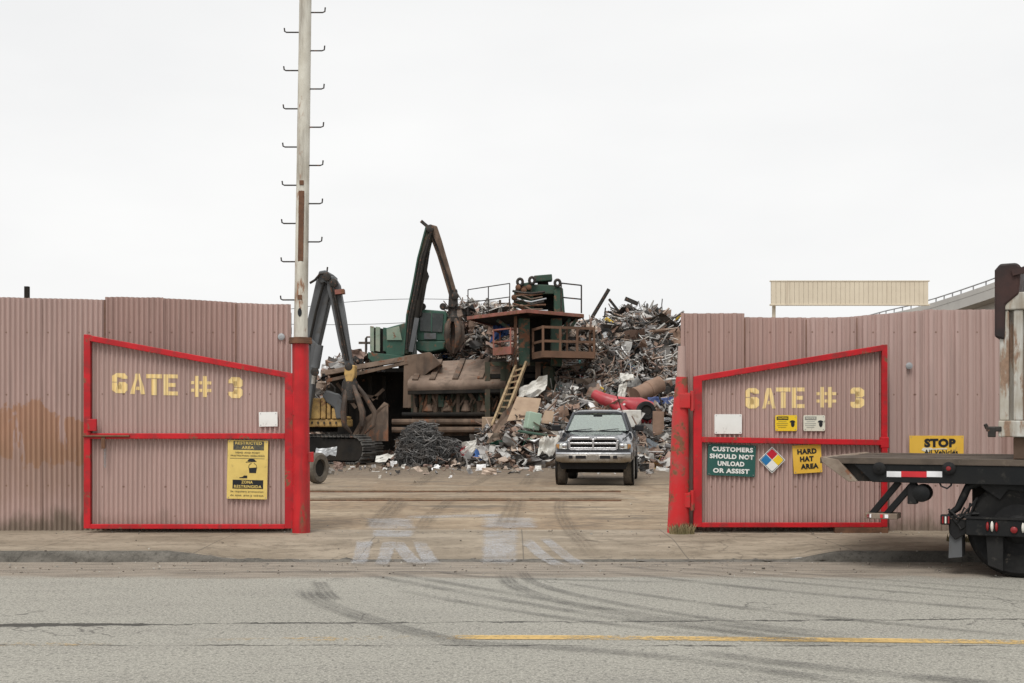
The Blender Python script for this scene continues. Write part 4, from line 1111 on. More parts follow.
def heap(name, fn, x0, x1, y0, y1, n, seed, bias):
    r = random.Random(seed)
    mb = MB(); nx, ny = int((x1 - x0) / .22), int((y1 - y0) / .22)
    mb.grid(lambda u, v: (x0 + (x1-x0)*u, y0 + (y1-y0)*v, G - .25 + fn(x0 + (x1-x0)*u, y0 + (y1-y0)*v) * .97), nx, ny, (.032, .026, .021))  # core mound coloured near black, painting deeper shade into the gaps between pieces
    cnt = 0
    while cnt < n:
        x, y = r.uniform(x0, x1), r.uniform(y0, y1); h = fn(x, y)
        if h < .05: continue
        e = .15; gx, gy = (fn(x+e, y) - fn(x-e, y)) / (2*e), (fn(x, y+e) - fn(x, y-e)) / (2*e)
        if gy < -.1 and r.random() < .75: continue            # thin out the slope that faces away
        if r.random() > .45 + .3 * math.hypot(gx, gy): continue
        c = Vector((x, y, G + h + r.uniform(-.12, .14)))
        bias(mb, r, c, h); cnt += 1
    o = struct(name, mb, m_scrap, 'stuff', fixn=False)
    return o
def biasA(mb, r, c, h):
    if h > 1.2 and r.random() < .03: piece(mb, r, c, r.uniform(.9, 1.4), (2, 4, 2.2, .4, .15), (6, .8, .8, 1.2, 1.2), .35)
    elif h > 4.7 and c.x > 3.8: piece(mb, r, c, r.uniform(.4, 1.0), (1.6, 1.6, 2.0, .08, .03), (7, .3, .2, .4, .5), .45)
    elif h > 2.6: piece(mb, r, c, r.uniform(.25, .75), (3.8, 3.6, 1.6, .75, .06), (10, .9, .3, 1.6, .8), .6)
    elif h > 1.0: piece(mb, r, c, r.uniform(.25, .85), (3.4, 3.0, 2.0, .7, .10), (7.5, 1.3, .5, 1.5, .8), .5)
    else: piece(mb, r, c, r.uniform(.2, .7), (3.2, 2.8, 2.0, .6, .14), (3.4, 2.2, .9, .7, .6), .35)
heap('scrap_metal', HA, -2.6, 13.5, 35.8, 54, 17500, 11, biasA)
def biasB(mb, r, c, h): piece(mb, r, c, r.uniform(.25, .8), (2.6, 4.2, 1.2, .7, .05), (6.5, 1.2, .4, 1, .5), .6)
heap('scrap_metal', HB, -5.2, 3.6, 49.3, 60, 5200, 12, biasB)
def HC(x, y):
    h = cone(x, y, -2.4, 39.2, .38, 2.3, 3.0, 1.5, 2.4, 1.6)
    return h
def biasC(mb, r, c, h): piece(mb, r, c, r.uniform(.2, .6), (2.5, 2.2, 2.2, .7, .1), (3, 2.2, 1.2, .5, .6), .3)
heap('scrap_metal', HC, -6.8, .3, 36.8, 43, 420, 13, biasC)
# crumbs of scrap on the yard floor in front of the heap
r = random.Random(5); mb = MB()
for i in range(420):
    y = 37.6 - abs(r.gauss(0, 3.2)); x = r.uniform(-6.0, 6.5)
    if y < 17: continue
    s_ = r.uniform(.05, .28) * (1 if y > 30 else .55)
    n0 = len(mb.v); piece(mb, r, Vector((x, y, G + s_ * .14)), s_, (2, 2.4, 1.4, .7, .06), (2, 2, 1, .2, .5), .1)
    zmin = min(p[2] for p in mb.v[n0:])
    mb.v[n0:] = [(p[0], p[1], p[2] - zmin + G + .001) for p in mb.v[n0:]]
struct('litter', mb, m_scrap, 'stuff', fixn=False)

for m_ in bpy.data.materials:
    b_ = m_.node_tree.nodes.get('Principled BSDF') if m_.node_tree else None
    if b_ and b_.inputs['Roughness'].default_value >= 0 and m_ not in (m_carbody, m_chrome, m_chromed, m_lens, m_lampr, m_lampw, m_amber, m_cabglass, m_tapew, m_taper): b_.inputs['Specular IOR Level'].default_value = .26
for m_ in (m_black, m_blackd, m_rubber, m_dark, m_blackp): m_.node_tree.nodes['Principled BSDF'].inputs['Specular IOR Level'].default_value = .2
# --- single things one can tell apart in the heap
def single(name, mb, mat, label, cat, group=None, **k):
    return tag(recenter(obj(name, mb, mat, **k)), label, cat, group)
def crumple(c, ax, bx, amp, seed, n=7, thick=.02):
    ax, bx = Vector(ax), Vector(bx); nn = ax.cross(bx).normalized(); mb = MB()
    def f(o):
        def g(u, v): 
            p = Vector(c) + ax * (u - .5) + bx * (v - .5)
            return p + nn * (amp * noise.noise(Vector((u * 2.4 + seed, v * 2.4, seed))) + amp * .6 * noise.noise(Vector((u * 6, v * 6, seed + 3))) + o)
        return g
    mb.grid(f(0), n, n); mb.grid(f(thick), n, n)
    return mb
c_white = M('dented_white_sheet', (.60, .59, .55), (.46, .44, .40), .5, 0, 1.5, rust=.2, dirt=.4, dcol=(.3, .26, .2))
c_tan = M('weathered_plywood', (.33, .24, .165), (.25, .175, .12), .85, 0, 1.5, dirt=.25, dcol=(.16, .11, .08))
c_blue = M('faded_blue', (.05, .12, .36), (.04, .09, .25), .6, 0, 2); c_navy = M('navy_sheet', (.035, .06, .17), None, .6)
c_redp = M('faded_red_panel', (.40, .035, .045), (.28, .025, .035), .4, 0, 1.6, dirt=.35, dcol=(.3, .08, .08))
c_pink = M('pinkish_panel', (.36, .12, .12), (.28, .09, .09), .6, 0, 1.5, dirt=.2)
c_mint = M('pale_green_enamel', (.32, .42, .33), (.26, .36, .28), .5, 0, 2, rust=.15)
c_teal = M('teal_plastic', (.06, .30, .30), None, .5); c_yel = M('chipped_yellow', (.70, .48, .05), (.55, .36, .05), .55, 0, 2, rust=.18)
c_gal = M('dull_aluminium', (.40, .41, .42), (.3, .3, .3), .45, .4, 2)
c_drum = M('rusty_drum', (.24, .155, .11), (.15, .095, .065), .85, 0, 1.6, rust=.2)
Yh = 40.0
def Ph(px, py, Y=39.4): return P(px, py, Y)
# red car-body panel: a curved tapering tube-like fender with arm
mb = MB().tube([Ph(594, 394, 39.6), Ph(603, 399, 39.4), Ph(614, 403, 39.2), Ph(626, 403.5, 39.2), Ph(637, 407, 39.2), Ph(648, 412, 39.3)], [.17, .22, .25, .22, .36, .38], 12)
rd = thing('car_front', 'crumpled red car front section lying on the heap above the pickup', 'car wreck', Ph(622, 420, 39.2))
obj('panel', mb, c_redp, rd, smooth=True)
obj('panel', MB().tube([Ph(612, 403, 39.0), Ph(619, 408, 38.9), Ph(626, 415, 38.9), Ph(632, 421, 39)], [.16, .18, .2, .14], 10), c_redp, rd, smooth=True)
obj('bumper', MB().tube([Ph(633, 414, 38.9), Ph(640, 419, 38.8), Ph(650, 420, 38.9)], [.14, .2, .16], 10), c_redp, rd, smooth=True)
nrm = Vector((.25, -1, .1)).normalized()
def tyre(label, c, nrm, rr, mat=None, rim=True, group=None):
    q = Vector((0, 1, 0)).rotation_difference(-nrm); t = thing('tyre', label, 'tyre', Vector(c) - Vector((0, 0, rr)), 0, group)
    LOCAL[t.name] = True
    mb = MB().lathe([(rr * .58, -rr * .26), (rr * .88, -rr * .28), (rr, -rr * .18), (rr, rr * .18), (rr * .88, rr * .28), (rr * .58, rr * .26), (rr * .55, 0), (rr * .58, -rr * .26)], (0, 0, 0), 'y', 28, None, False)
    mb.v = [tuple(q @ Vector(p) + Vector((0, 0, rr))) for p in mb.v]
    tr_ = obj('tread', mb, mat or m_rubber, t, smooth=True)
    if rim:
        mb = MB().lathe([(rr * .57, -rr * .1), (rr * .5, -rr * .14), (rr * .3, -rr * .05), (rr * .12, -rr * .12)], (0, 0, 0), 'y', 20)
        mb.v = [tuple(q @ Vector(p) + Vector((0, 0, rr))) for p in mb.v]
        obj('rim', mb, c_gal if rim == 2 else m_dark, t, smooth=True)
    return t
tyre('black tyre jammed against the end of the red car wreck', Ph(646, 411, 38.75), Vector((.2, -1, .15)).normalized(), .33)
tyre('worn tyre lying on the heap behind the rusty brown plate', Ph(664, 449, 38.2), Vector((-.3, -1, .5)).normalized(), .28, None, 2)
tyre('metal wheel leaning high beside the leaning red post', Ph(667, 424, 38.9), Vector((.1, -1, .1)).normalized(), .24, c_gal, 2)
tyre('dusty brown tyre standing beside the red base of the tall pole', P(317.5, 468, 26.9) + Vector((0, 0, -.0)), Vector((.90, -.43, 0)).normalized(), .365, m_rubdust, 1)
# drum
d0, d1 = Ph(635, 396, 40.3), Ph(660, 384, 40.9)
single('drum', MB().tube([d0, d0.lerp(d1, .08), d0.lerp(d1, .1), d0.lerp(d1, .5), d0.lerp(d1, .52), d0.lerp(d1, .9), d1], [.30, .31, .285, .285, .31, .285, .30], 22), c_drum, 'rusty brown steel drum lying across the heap', 'drum', smooth=True)
single('steel_plate', MB().prism([Ph(653, 411, 38.0), Ph(664, 411.5, 38.1), Ph(664, 435, 38), Ph(652.5, 435, 37.9)], (0, .08, 0)), c_drum, 'upright rusty brown plate beside the red car wreck', 'plate')
single('fridge', MB().box(Ph(630, 427, 38.6), (.62, .6, 1.15), Matrix.Rotation(.2, 3, 'Z')), c_white, 'clean white cabinet behind the pickup cab', 'cabinet', bevel=.03)
single('plastic_bin', MB().lathe([(.24, 0), (.31, .05), (.33, .65), (.35, .7)], (0, 0, 0), 'z', 20), M('grey_plastic', (.17, .19, .21), None, .5), 'grey plastic tub tipped over near the pink panel', 'tub', smooth=True)
o = bpy.data.objects['plastic_bin']; o.location = Ph(660, 454, 37.9); o.rotation_euler = (R(35), R(-70), 0)
single('panel', crumple(Ph(643, 454, 37.6), (.55, 0, .05), (.05, .2, .75), .08, 3), c_pink, 'flat pinkish red panel propped by the pickup rear wheel', 'panel')
single('plastic_sheet', crumple(Ph(656, 463, 37.2), (.75, 0, 0), (0, .35, .2), .1, 4), c_teal, 'small teal plastic scrap at the foot of the heap', 'plastic scrap')
single('tarpaulin', crumple(Ph(661, 401, 39.8), (.9, .1, .05), (0, .4, .3), .14, 5), c_navy, 'dark navy tarpaulin below the rusty drum', 'tarpaulin')
single('tarpaulin', crumple(P(501, 331, 46.5), (.75, 0, .35), (.15, .3, .65), .2, 9), c_blue, 'bright blue tarpaulin scrap behind the red balcony', 'tarpaulin')
single('sheet_metal', crumple(Ph(533, 389, 41.3), (1.0, 0, .35), (.1, .35, .55), .22, 6), c_white, 'big bent white sheet leaning by the ladder foot', 'sheet')
single('sheet_metal', crumple(Ph(622, 392, 41.0), (.3, 0, .1), (.1, .2, .6), .12, 7), c_white, 'upright white sheet stuck in the heap behind the red car wreck', 'sheet')
single('sheet_metal', crumple(P(627, 377.5, 42.2), (.5, 0, .0), (.0, .3, .25), .14, 8), c_white, 'white lump of sheet in the middle of the heap', 'sheet')
single('sheet_metal', crumple(P(617, 340, 46.5), (.55, 0, .1), (-.1, .3, .35), .12, 18), c_white, 'white torn sheet high on the heap', 'sheet')
single('board', MB().prism([Ph(517, 397, 40.2), Ph(541, 399, 40.0), Ph(536, 418, 39.2), Ph(507, 421, 39.2)], (0, .05, .02)), c_tan, 'tan plywood board leaning on the heap by the ladder', 'board')
single('board', MB().prism([Ph(545, 411, 39.0), Ph(554, 412, 39.0), Ph(552, 424, 38.7), Ph(541, 423, 38.7)], (0, .05, .02)), c_tan, 'small tan board behind the pickup mirror', 'board')
single('cabinet', MB().box(Ph(532.5, 421, 38.5), (.46, .4, .58), Matrix.Rotation(.35, 3, 'Z') @ Matrix.Rotation(.2, 3, 'Y')), c_mint, 'pale green enamel cabinet in the heap left of the pickup', 'cabinet', bevel=.03)
mb = crumple(Ph(549, 445, 37.2), (.68, .1, .15), (.1, .4, .55), .45, 21, 12)
single('insulation', mb, c_white, 'crumpled white insulation bundle beside the pickup fender', 'insulation', smooth='all')
single('beam', MB().tube([Ph(518, 431, 38.2), Ph(558, 437, 37.8)], .045, 8), m_mgreen, 'thin green pipe lying across the heap left of the pickup', 'pipe')
for i, (a, b, w_, lab) in enumerate(((P(671, 325, 47.5), P(681, 315, 47), .12, 'left yellow bar of the bent pair at the heap edge'), (P(680.5, 315, 47), P(690, 331, 47), .12, 'bent yellow bar next to the leaning post top'), (P(606, 318.5, 47), P(617, 327, 46.7), .26, 'short broad yellow bar high on the heap'), (P(594, 331, 46.3), P(616, 328.5, 46.2), .1, 'thin flat yellow bar below the short broad one'))):
    single('steel_bar', MB().beam(a, b, w_ * .62, w_ * .5), c_yel, lab, 'bar')
for a, b, w_, lab, m in ((P(590, 321, 46.5), P(609, 289, 46.2), .12, 'long dark bar sticking up steeply from the heap top', m_iron), (P(620, 313, 47.5), P(609, 299, 47.4), .09, 'shorter dark bar slanting up left from the heap top', m_iron), (P(625, 298.5, 48), P(638, 304, 48), .16, 'thick dark beam end on the very crest of the heap', m_iron), (P(634, 339, 46), P(622, 345, 46), .05, 'thin pale rod in the heap', c_gal)):
    single('steel_bar', MB().beam(a, b, w_, w_), m, lab, 'bar')
single('steel_plate', MB().prism([P(384, 402, 41.0), P(388, 404, 41), P(388, 441, 40.6), P(349, 441, 40.4), P(360, 421, 40.6), P(377, 410, 40.8)], (0, .15, 0)), m_brown, 'big rusty brown plate behind the excavator track', 'plate')
single('steel_plate', MB().prism([Ph(503, 412, 39.8), Ph(518, 400, 40.5), Ph(521, 404, 40.4), Ph(494, 444, 38.7), Ph(486, 443, 38.8)], (0, .12, 0)), m_brown, 'dark brown plate leaning against the ladder foot', 'plate')
single('plate_box', MB().span(P(482, 420, 40.4).x, P(496, 420, 40.4).x, 40.2, 41.2, G, P(490, 417, 40.4).z), c_tan, 'pale tan box at the foot of the ladder', 'box', bevel=.03)
bpy.data.objects['plate_box'].name = 'steel_box'
for i, (px, py, ax, bx, m, lab) in enumerate(((468, 449, (.5, 0, .1), (.1, .2, .5), c_white, 'small white panel standing right of the wire tangle'), (462, 452, (.45, 0, 0), (0, .2, .3), c_redp, 'small dark red scrap beside the wire tangle'), (326, 452, (.7, .1, 0), (0, .3, .25), c_gal, 'silvery scrap by the track front'), (514, 450, (.8, 0, .1), (0, .4, .35), c_gal, 'grey crumpled sheet in the low scrap'), (524, 454, (.9, 0, .1), (.2, .5, .2), c_white, 'pale bent sheet at the front of the low scrap'), (389, 459, (.9, .1, .0), (0, .3, .2), c_white, 'white crushed scrap in front of the brown plate'))):
    single('scrap_piece', crumple(P(px, py, 38.4 if px > 400 else 38.9), ax, bx, .12, 30 + i), m, lab, 'scrap piece')
# longer pipes, crushed panels and wheels lying on the slope of the big heap
r = random.Random(77)
c_rustp = M('crushed_rusty_panel', (.24, .165, .125), (.14, .095, .072), .8, 0, 1.6, rust=.35, dirt=.3); c_greyp = M('crushed_grey_panel', (.30, .30, .29), (.2, .195, .19), .55, .2, 1.4, rust=.25, dirt=.3)
def slope_point():
    while True:
        x, y = r.uniform(1.2, 7.6), r.uniform(40.2, 46.8); h = HA(x, y)
        if h > .9: return Vector((x, y, G + h))
for k in range(14):
    c = slope_point(); d = Vector((r.uniform(-1, 1), r.uniform(-.5, .3), r.uniform(-.5, .5))).normalized(); L = r.uniform(.9, 2.0); b_ = rv(r) * .25
    single('bent_pipe', MB().tube([c - d * L / 2, c - d * L * .15 + b_ * .7, c + d * L * .2 + b_, c + d * L / 2], r.uniform(.035, .075), 8), (c_drum, c_gal, m_iron, m_rust)[k % 4], 'one of the bent pipes lying across the slope of the scrap heap', 'pipe', 'bent pipes on the heap', smooth=True)
for k in range(10):
    c = slope_point() + Vector((0, -.15, .1)); a = r.uniform(-.6, .6)
    single('crushed_panel', crumple(c, (r.uniform(.6, 1.1), 0, a), (-a * .4, r.uniform(.2, .5), r.uniform(.35, .7)), .28, 60 + k), (c_rustp, c_greyp, m_iron, c_rustp, c_drum)[k % 5], 'one of the crushed vehicle panels on the slope of the scrap heap', 'panel', 'crushed panels on the heap', smooth='all')
for k in range(7):
    c = slope_point() + Vector((0, -.2, .1)); tyre('one of the old wheels half sunk in the slope of the scrap heap', c, Vector((r.uniform(-.7, .7), -1, r.uniform(-.1, .8))).normalized(), r.uniform(.22, .32), None, 2 if k % 2 else 1, 'wheels in the heap')
# dark tangle of wire on the ground in front of the shear
def tangle(label, px, Y, rad, hgt, n, seed):
    r = random.Random(seed); mb = MB(); c0 = Vector((P(px, 440, Y).x, Y, G))
    for i in range(n):
        th, ph = r.uniform(0, 2*PI), math.acos(r.uniform(0, 1)); q = r.uniform(.55, 1.0)
        c = c0 + Vector((rad * q * math.sin(ph) * math.cos(th), rad * .8 * q * math.sin(ph) * math.sin(th), hgt * .9 * q * math.cos(ph) + .04))
        nn = (c - c0 + rv(r) * .5).normalized(); x = nn.orthogonal().normalized(); y = nn.cross(x); rr = r.uniform(.10, .34) * rad
        a0 = r.uniform(0, 6); g = r.choice([(.07, .07, .07), (.12, .118, .115), (.045, .045, .045), (.2, .195, .19)])
        pts = [c + (x * math.cos(a0 + k * .9) + y * math.sin(a0 + k * .9)) * rr * (1 + .1 * k * r.uniform(-1, 1)) + nn * r.uniform(-.06, .06) for k in range(8)]
        for p in pts: p.z = max(p.z, G + .02)
        mb.tube(pts, r.uniform(.007, .015), 4, g)
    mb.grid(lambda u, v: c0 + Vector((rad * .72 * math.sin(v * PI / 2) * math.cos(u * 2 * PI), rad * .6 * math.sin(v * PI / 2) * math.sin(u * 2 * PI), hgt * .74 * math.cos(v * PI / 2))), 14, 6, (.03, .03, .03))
    return tag(recenter(obj('wire_tangle', mb, m_scrap, fixn=False)), label, 'wire tangle')
tangle('big round tangle of dark wire on the yard in front of the shear', 421, 38.4, .80, 1.62, 2300, 2)
tangle('flatter tangle of dark wire right of the big round one', 445, 38.6, .72, 1.0, 1300, 3)

# ------------------------------------------------------------------ scrap shear (long brown machine)
def prism_px(pts, Y, depth): return MB().prism([P(x, y, Y) for x, y in pts], (0, depth, 0))
sh = thing('scrap_shear', 'long rusty brown scrap shear with sloping hood, between excavator and tower', 'machine', (-3.5, 45, G))
Ys = 44.0
obj('back_wall', prism_px([(330, 372), (505, 372), (505, 450), (330, 450)], 46.5, .5), m_dark, sh)
obj('end_plate', prism_px([(404, 356), (430, 352), (441, 364), (430, 371), (414, 384), (411, 408), (403, 408)], Ys - .2, 2.4), m_brown, sh, bevel=.02)
obj('top_beam', MB().beam(P(326, 373, Ys + .1), P(408, 358.5, Ys + .1), .5, .18), m_brownl, sh)
obj('top_beam', MB().beam(P(326, 381, Ys - .1), P(408, 362.5, Ys - .1), .25, .12), m_brown, sh)
obj('roof_plate', MB().prism([P(326, 374, Ys + .3), P(408, 359, Ys + .3), P(408, 358, Ys + 3), P(326, 373, Ys + 3)], (0, 0, -.06)), m_brownl, sh)
for a, b in (((372, 400), (384, 389)), ((337, 383), (356, 408)), ((344, 392), (378, 398))):
    obj('inner_brace', MB().beam(P(*a, Ys + .5), P(*b, Ys + .5), .12, .12), m_brown, sh)
for px in (346, 357, 370, 384):
    obj('frame_post', MB().beam(P(px, 376, Ys + 1.5), P(px + 1, 430, Ys + 1.5), .14, .14), m_dark, sh)
# sloping hood with straps
h0, h1, h2, h3 = P(408, 380.5, Ys - .7), P(506, 378.5, Ys - .7), P(506, 358, Ys + 1.3), P(421, 362, Ys + 1.3)
prof_ = [(0, 0, 0), (0, -.14, -.06), (0, -.22, -.17), (0, -.22, -.30), (0, -.14, -.42)]
secs_ = [[h3, h2]] + [[h0 + Vector(d) , h1 + Vector(d)] for d in prof_]
obj('hood', MB().add([p for q in secs_ for p in q] + [p + Vector((0, .10, -.08)) for q in secs_ for p in q], [(2*i, 2*i+1, 2*i+3, 2*i+2) for i in range(5)] + [(12+2*i, 14+2*i, 15+2*i, 13+2*i) for i in range(5)] + [(2*i, 2*i+2, 14+2*i, 12+2*i) for i in range(5)] + [(2*i+1, 13+2*i, 15+2*i, 3+2*i) for i in range(5)]), m_brownl, sh, smooth='all')
obj('hood_top', MB().prism([h3, h2, h2 + Vector((0, 2, .1)), h3 + Vector((0, 2, .1))], (0, 0, -.1)), m_brown, sh)
for px in (415, 432, 455, 480):
    t_ = (px - 408) / 98; a = h0.lerp(h1, t_) + Vector((0, -.03, .01)); b = h3.lerp(h2, min(1, max(0, (px + 8 - 421) / 85))) + Vector((0, -.03, .03))
    obj('hood_strap', MB().beam(a, b, .22, .1), m_brown, sh, bevel=.02)
obj('hood_lip', MB().beam(h0 + Vector((0, -.08, -.46)), h1 + Vector((0, -.08, -.46)), .16, .16), m_dark, sh, bevel=.02)
obj('lower_body', prism_px([(411, 386), (506, 384), (506, 417), (411, 417)], Ys - .36, 1.8), m_dgreen, sh, bevel=.03)
r = random.Random(9)
for k in range(13):
    px = 415 + k * 7.1; wv = r.uniform(.06, .14)
    obj('body_rib', MB().beam(P(px, 385, Ys - .42), P(px + r.uniform(-3, 3), 415, Ys - .36), wv, .30), m_dgreen if k % 3 else m_brown, sh)
for k in range(4):
    px = 431 + k * 19; obj('body_brace', MB().tube([P(px, 409, Ys - .42), P(px + 9, 396, Ys - .42)], .06, 8), m_brown, sh)
    obj('cylinder_foot', MB().lathe([(.16, 0), (.2, .05), (.12, .3), (.12, .45)], P(px - 3, 412, Ys - .45), 'z', 12), m_brown, sh)
for k in range(26):
    px = r.uniform(412, 503); y0 = r.uniform(386, 398); y1 = y0 + r.uniform(8, 20); q = r.uniform(-6, 6)
    obj('body_pipe', MB().tube([P(px, y0, Ys - .44), P(px + q * .4, (y0 + y1) / 2, Ys - .58), P(px + q, min(y1, 416), Ys - .46)], r.uniform(.03, .085), 7), (m_brown, m_dgreen, m_dark, m_rust)[k % 4], sh, smooth=True)
for px, py in ((441, 401), (481, 395)):
    obj('access_plate', MB().box(P(px, py, Ys - .5), (.2, .1, .45)), m_mgreen, sh)
for py, x0, x1, rr in ((414.5, 402, 503, .09), (422, 392, 500, .12), (430, 392, 490, .12)):
    obj('base_beam', MB().tube([P(x0, py, Ys - .55), P(x1, py - .3, Ys - .55)], rr, 10), m_brown if rr > .1 else m_dark, sh)
obj('plinth', prism_px([(412, 417), (503, 417), (503, 437), (412, 437)], Ys - .30, .6), m_brown, sh)
obj('plinth', prism_px([(395, 437), (500, 435), (500, 463), (395, 463)], Ys - .35, 2.2), m_dark, sh)
obj('plinth', prism_px([(395, 440), (446, 438), (446, 462), (395, 462)], Ys - .6, .2), m_brown, sh)

# ------------------------------------------------------------------ press tower
Yt = 43.0
tw = thing('press_tower', 'green and rust press tower with railed platforms beside the scrap heap', 'machine', (P(540, 400, Yt).x, Yt, G))
top = [P(468, 317, 43.9), P(527, 309, 41.2), P(583, 315.3, 43.0), P(556, 318.5, 47.5), P(496, 320, 47.5)]
zt0 = 5.62
poly = [Vector((p.x, p.y, zt0)) for p in top]
obj('top_platform', MB().prism(poly, (0, 0, .07)), m_dark, tw)
mb = MB()
for i in range(5): mb.beam(poly[i] + Vector((0, -.05, .0)), poly[(i+1) % 5] + Vector((0, -.05, 0)), (.08), .13)
obj('platform_edge', mb, m_redrail, tw, bevel=.01)
def railing(pts, hgt, mat, rails=2, rr=.028, post=1.0, name='railing'):
    mb = MB()
    for a, b in zip(pts, pts[1:]):
        a, b = Vector(a), Vector(b)
        for k in range(rails): 
            z = Vector((0, 0, hgt * (1 - k * .5))); mb.tube([a + z, b + z], rr, 6)
        n = max(1, round((b - a).length / post))
        for k in range(n + 1): mb.tube([a.lerp(b, k / n), a.lerp(b, k / n) + Vector((0, 0, hgt))], rr, 6)
    return obj(name, mb, mat, tw)
up = Vector((0, 0, .1))
railing([poly[0] + up, poly[0].lerp(poly[1], .72) + up], 1.0, m_iron, 2, .02, 1.1)
railing([poly[2].lerp(poly[1], .40) + up, poly[2].lerp(poly[1], .03) + up], 1.05, m_iron, 2, .028, .75)
# head of the press
obj('head_side', prism_px([(513, 314), (514, 292), (518, 284), (529, 282), (532, 288), (535, 314)], 42.6, 2.6), m_mgreen, tw, bevel=.04)
obj('head_side', prism_px([(554, 313), (554, 291), (558, 286), (563, 288), (565, 313)], 42.6, 2.6), m_mgreen, tw, bevel=.04)
obj('head_beam', prism_px([(528, 284), (557, 285), (557, 294), (529, 294)], 42.7, 2.4), m_mgreen, tw, bevel=.03)
obj('head_core', prism_px([(530, 294), (557, 294), (557, 313), (530, 313)], 43.5, 1.2), m_dark, tw)
obj('top_cylinder', MB().beam(P(534, 279.5, 43), P(552, 278, 43), .5, .24), m_mgreen, tw, bevel=.03)
obj('top_cylinder_base', prism_px([(538, 281), (548, 281), (549, 286), (537, 286)], 43, .6), m_dark, tw)
for px, py in ((520, 282), (532, 280.5), (557.5, 283)):
    c = P(px, py, 42.55); mb = MB().tube([c + Vector((.10 * math.cos(a), 0, .12 * math.sin(a))) for a in [k * PI / 7 for k in range(14)]], .055, 8, closed=True)
    obj('lifting_eye', mb, m_iron, tw, smooth=True)
r = random.Random(21)
for k in range(9):
    y0 = 291 + k * 2.5
    mb = MB().tube([P(514 + r.uniform(-2, 3), y0, 42.4), P(522, y0 + r.uniform(-1, 3), 42.25), P(531, y0 + r.uniform(0, 4), 42.3), P(544 + r.uniform(-4, 6), y0 + r.uniform(0, 4), 42.5)], r.uniform(.03, .055), 6)
    obj('hydraulic_hose', mb, (m_iron, m_rust, m_brownl, m_galv)[k % 4], tw, smooth=True)
for px, py in ((514, 297), (518, 287), (524, 290), (529, 287)):
    obj('valve', MB().lathe([(.05, 0), (.10, .03), (.10, .3), (.08, .36)], P(px, py, 42.3), 'y', 10), m_rust, tw, smooth=True)
# body of the tower
obj('column', prism_px([(518, 318), (530, 318), (530, 366), (519, 366)], 42.3, .6), m_mgreen, tw, bevel=.03)
obj('column', prism_px([(551, 318), (562, 318), (562, 366), (551, 366)], 42.6, .7), m_mgreen, tw, bevel=.03)
obj('column', prism_px([(514, 316), (517, 316), (517, 440), (514, 440)], 42.2, .15), m_rust, tw)
obj('core', prism_px([(526, 316), (560, 316), (562, 372), (524, 372)], 44.2, 1.8), m_dark, tw)
for a, b in (((562, 340), (577, 319)), ((512, 330), (497, 320)), ((560, 333), (570, 319))):
    obj('strut', MB().beam(P(*a, 43), P(*b, 43), .1, .12), m_mgreen, tw)
obj('lower_core', prism_px([(488, 362), (554, 362), (554, 455), (488, 455)], 44.6, 1.6), m_dark, tw)
for px in (487.5, 503, 508, 521, 538, 552):
    obj('lower_post', MB().beam(P(px, 362, 43.2), P(px, 455, 43.2), .13, .2), m_dgreen if px != 538 else m_brown, tw)
for py in (364, 376, 392):
    obj('lower_beam', MB().beam(P(486, py, 43.3), P(554, py, 43.3), .14, .16), m_dark if py > 370 else m_dgreen, tw)
obj('cabinet', prism_px([(543, 366), (553, 366), (553, 400), (543, 400)], 43.0, .5), m_dgreen, tw, bevel=.03)
# middle deck with rusty railing
mid = [P(533, 357.5, 42.2), P(543, 356.5, 40.9), P(594, 357.5, 41.6), P(590, 357, 43.4), P(534, 357, 43.4)]
zm = mid[0].z; mid = [Vector((p.x, p.y, zm)) for p in mid]
obj('middle_platform', MB().prism(mid, (0, 0, .08)), m_orail, tw)
mb = MB()
for i in range(3): mb.beam(mid[i] + Vector((0, -.03, .05)), mid[i+1] + Vector((0, -.03, .05)), .07, .24)
obj('platform_edge', mb, m_orail, tw)
mb = MB()
for a, b, n in ((mid[0], mid[1], 1), (mid[1], mid[2], 3), (mid[2], mid[3], 1)):
    for z in (1.02, .52): mb.beam(a + Vector((0, 0, z)), b + Vector((0, 0, z)), .07, .09)
    for k in range(0 if n == 1 and a is mid[0] else 1, n + 1): p = a.lerp(b, k / n); mb.beam(p, p + Vector((0, 0, 1.07)), .085, .085)
obj('railing', mb, m_orail, tw)
# red balcony on the other side
bl = [P(493.5, 353.5, 42.3), P(510.5, 353, 41.5), P(516, 353, 42.6), P(500, 353, 43.4)]
zb = bl[1].z; bl = [Vector((p.x, p.y, zb)) for p in bl]
obj('balcony_floor', MB().prism(bl, (0, 0, .06)), m_redrail, tw)
mb = MB()
for i in range(2): mb.beam(bl[i] + Vector((0, -.02, .1)), bl[i+1] + Vector((0, -.02, .1)), .05, .28)
obj('balcony_kick_plate', mb, m_redrail, tw)
mb = MB()
for a, b in ((bl[3], bl[0]), (bl[0], bl[1]), (bl[1], bl[2])):
    for z in (.9, .45): mb.beam(a + Vector((0, 0, z)), b + Vector((0, 0, z)), .045, .05)
    for p in ((a, b) if a is bl[3] else (b,)): mb.beam(p, p + Vector((0, 0, .93)), .055, .055)
obj('balcony_railing', mb, m_redrail, tw)
mb = MB().tube([P(510, 365, 41.9), P(518, 343, 41.9)], .03, 6).tube([P(512.5, 366, 41.9), P(514, 360, 41.9), P(518, 352, 41.9)], .03, 6)
obj('hand_rail', mb, m_brown, tw)
obj('scale_marks', prism_px([(566, 322), (568, 322), (568, 356), (566, 356)], 42.9, .1), m_orail, tw)
tw.children[-1].name = 'rear_post'
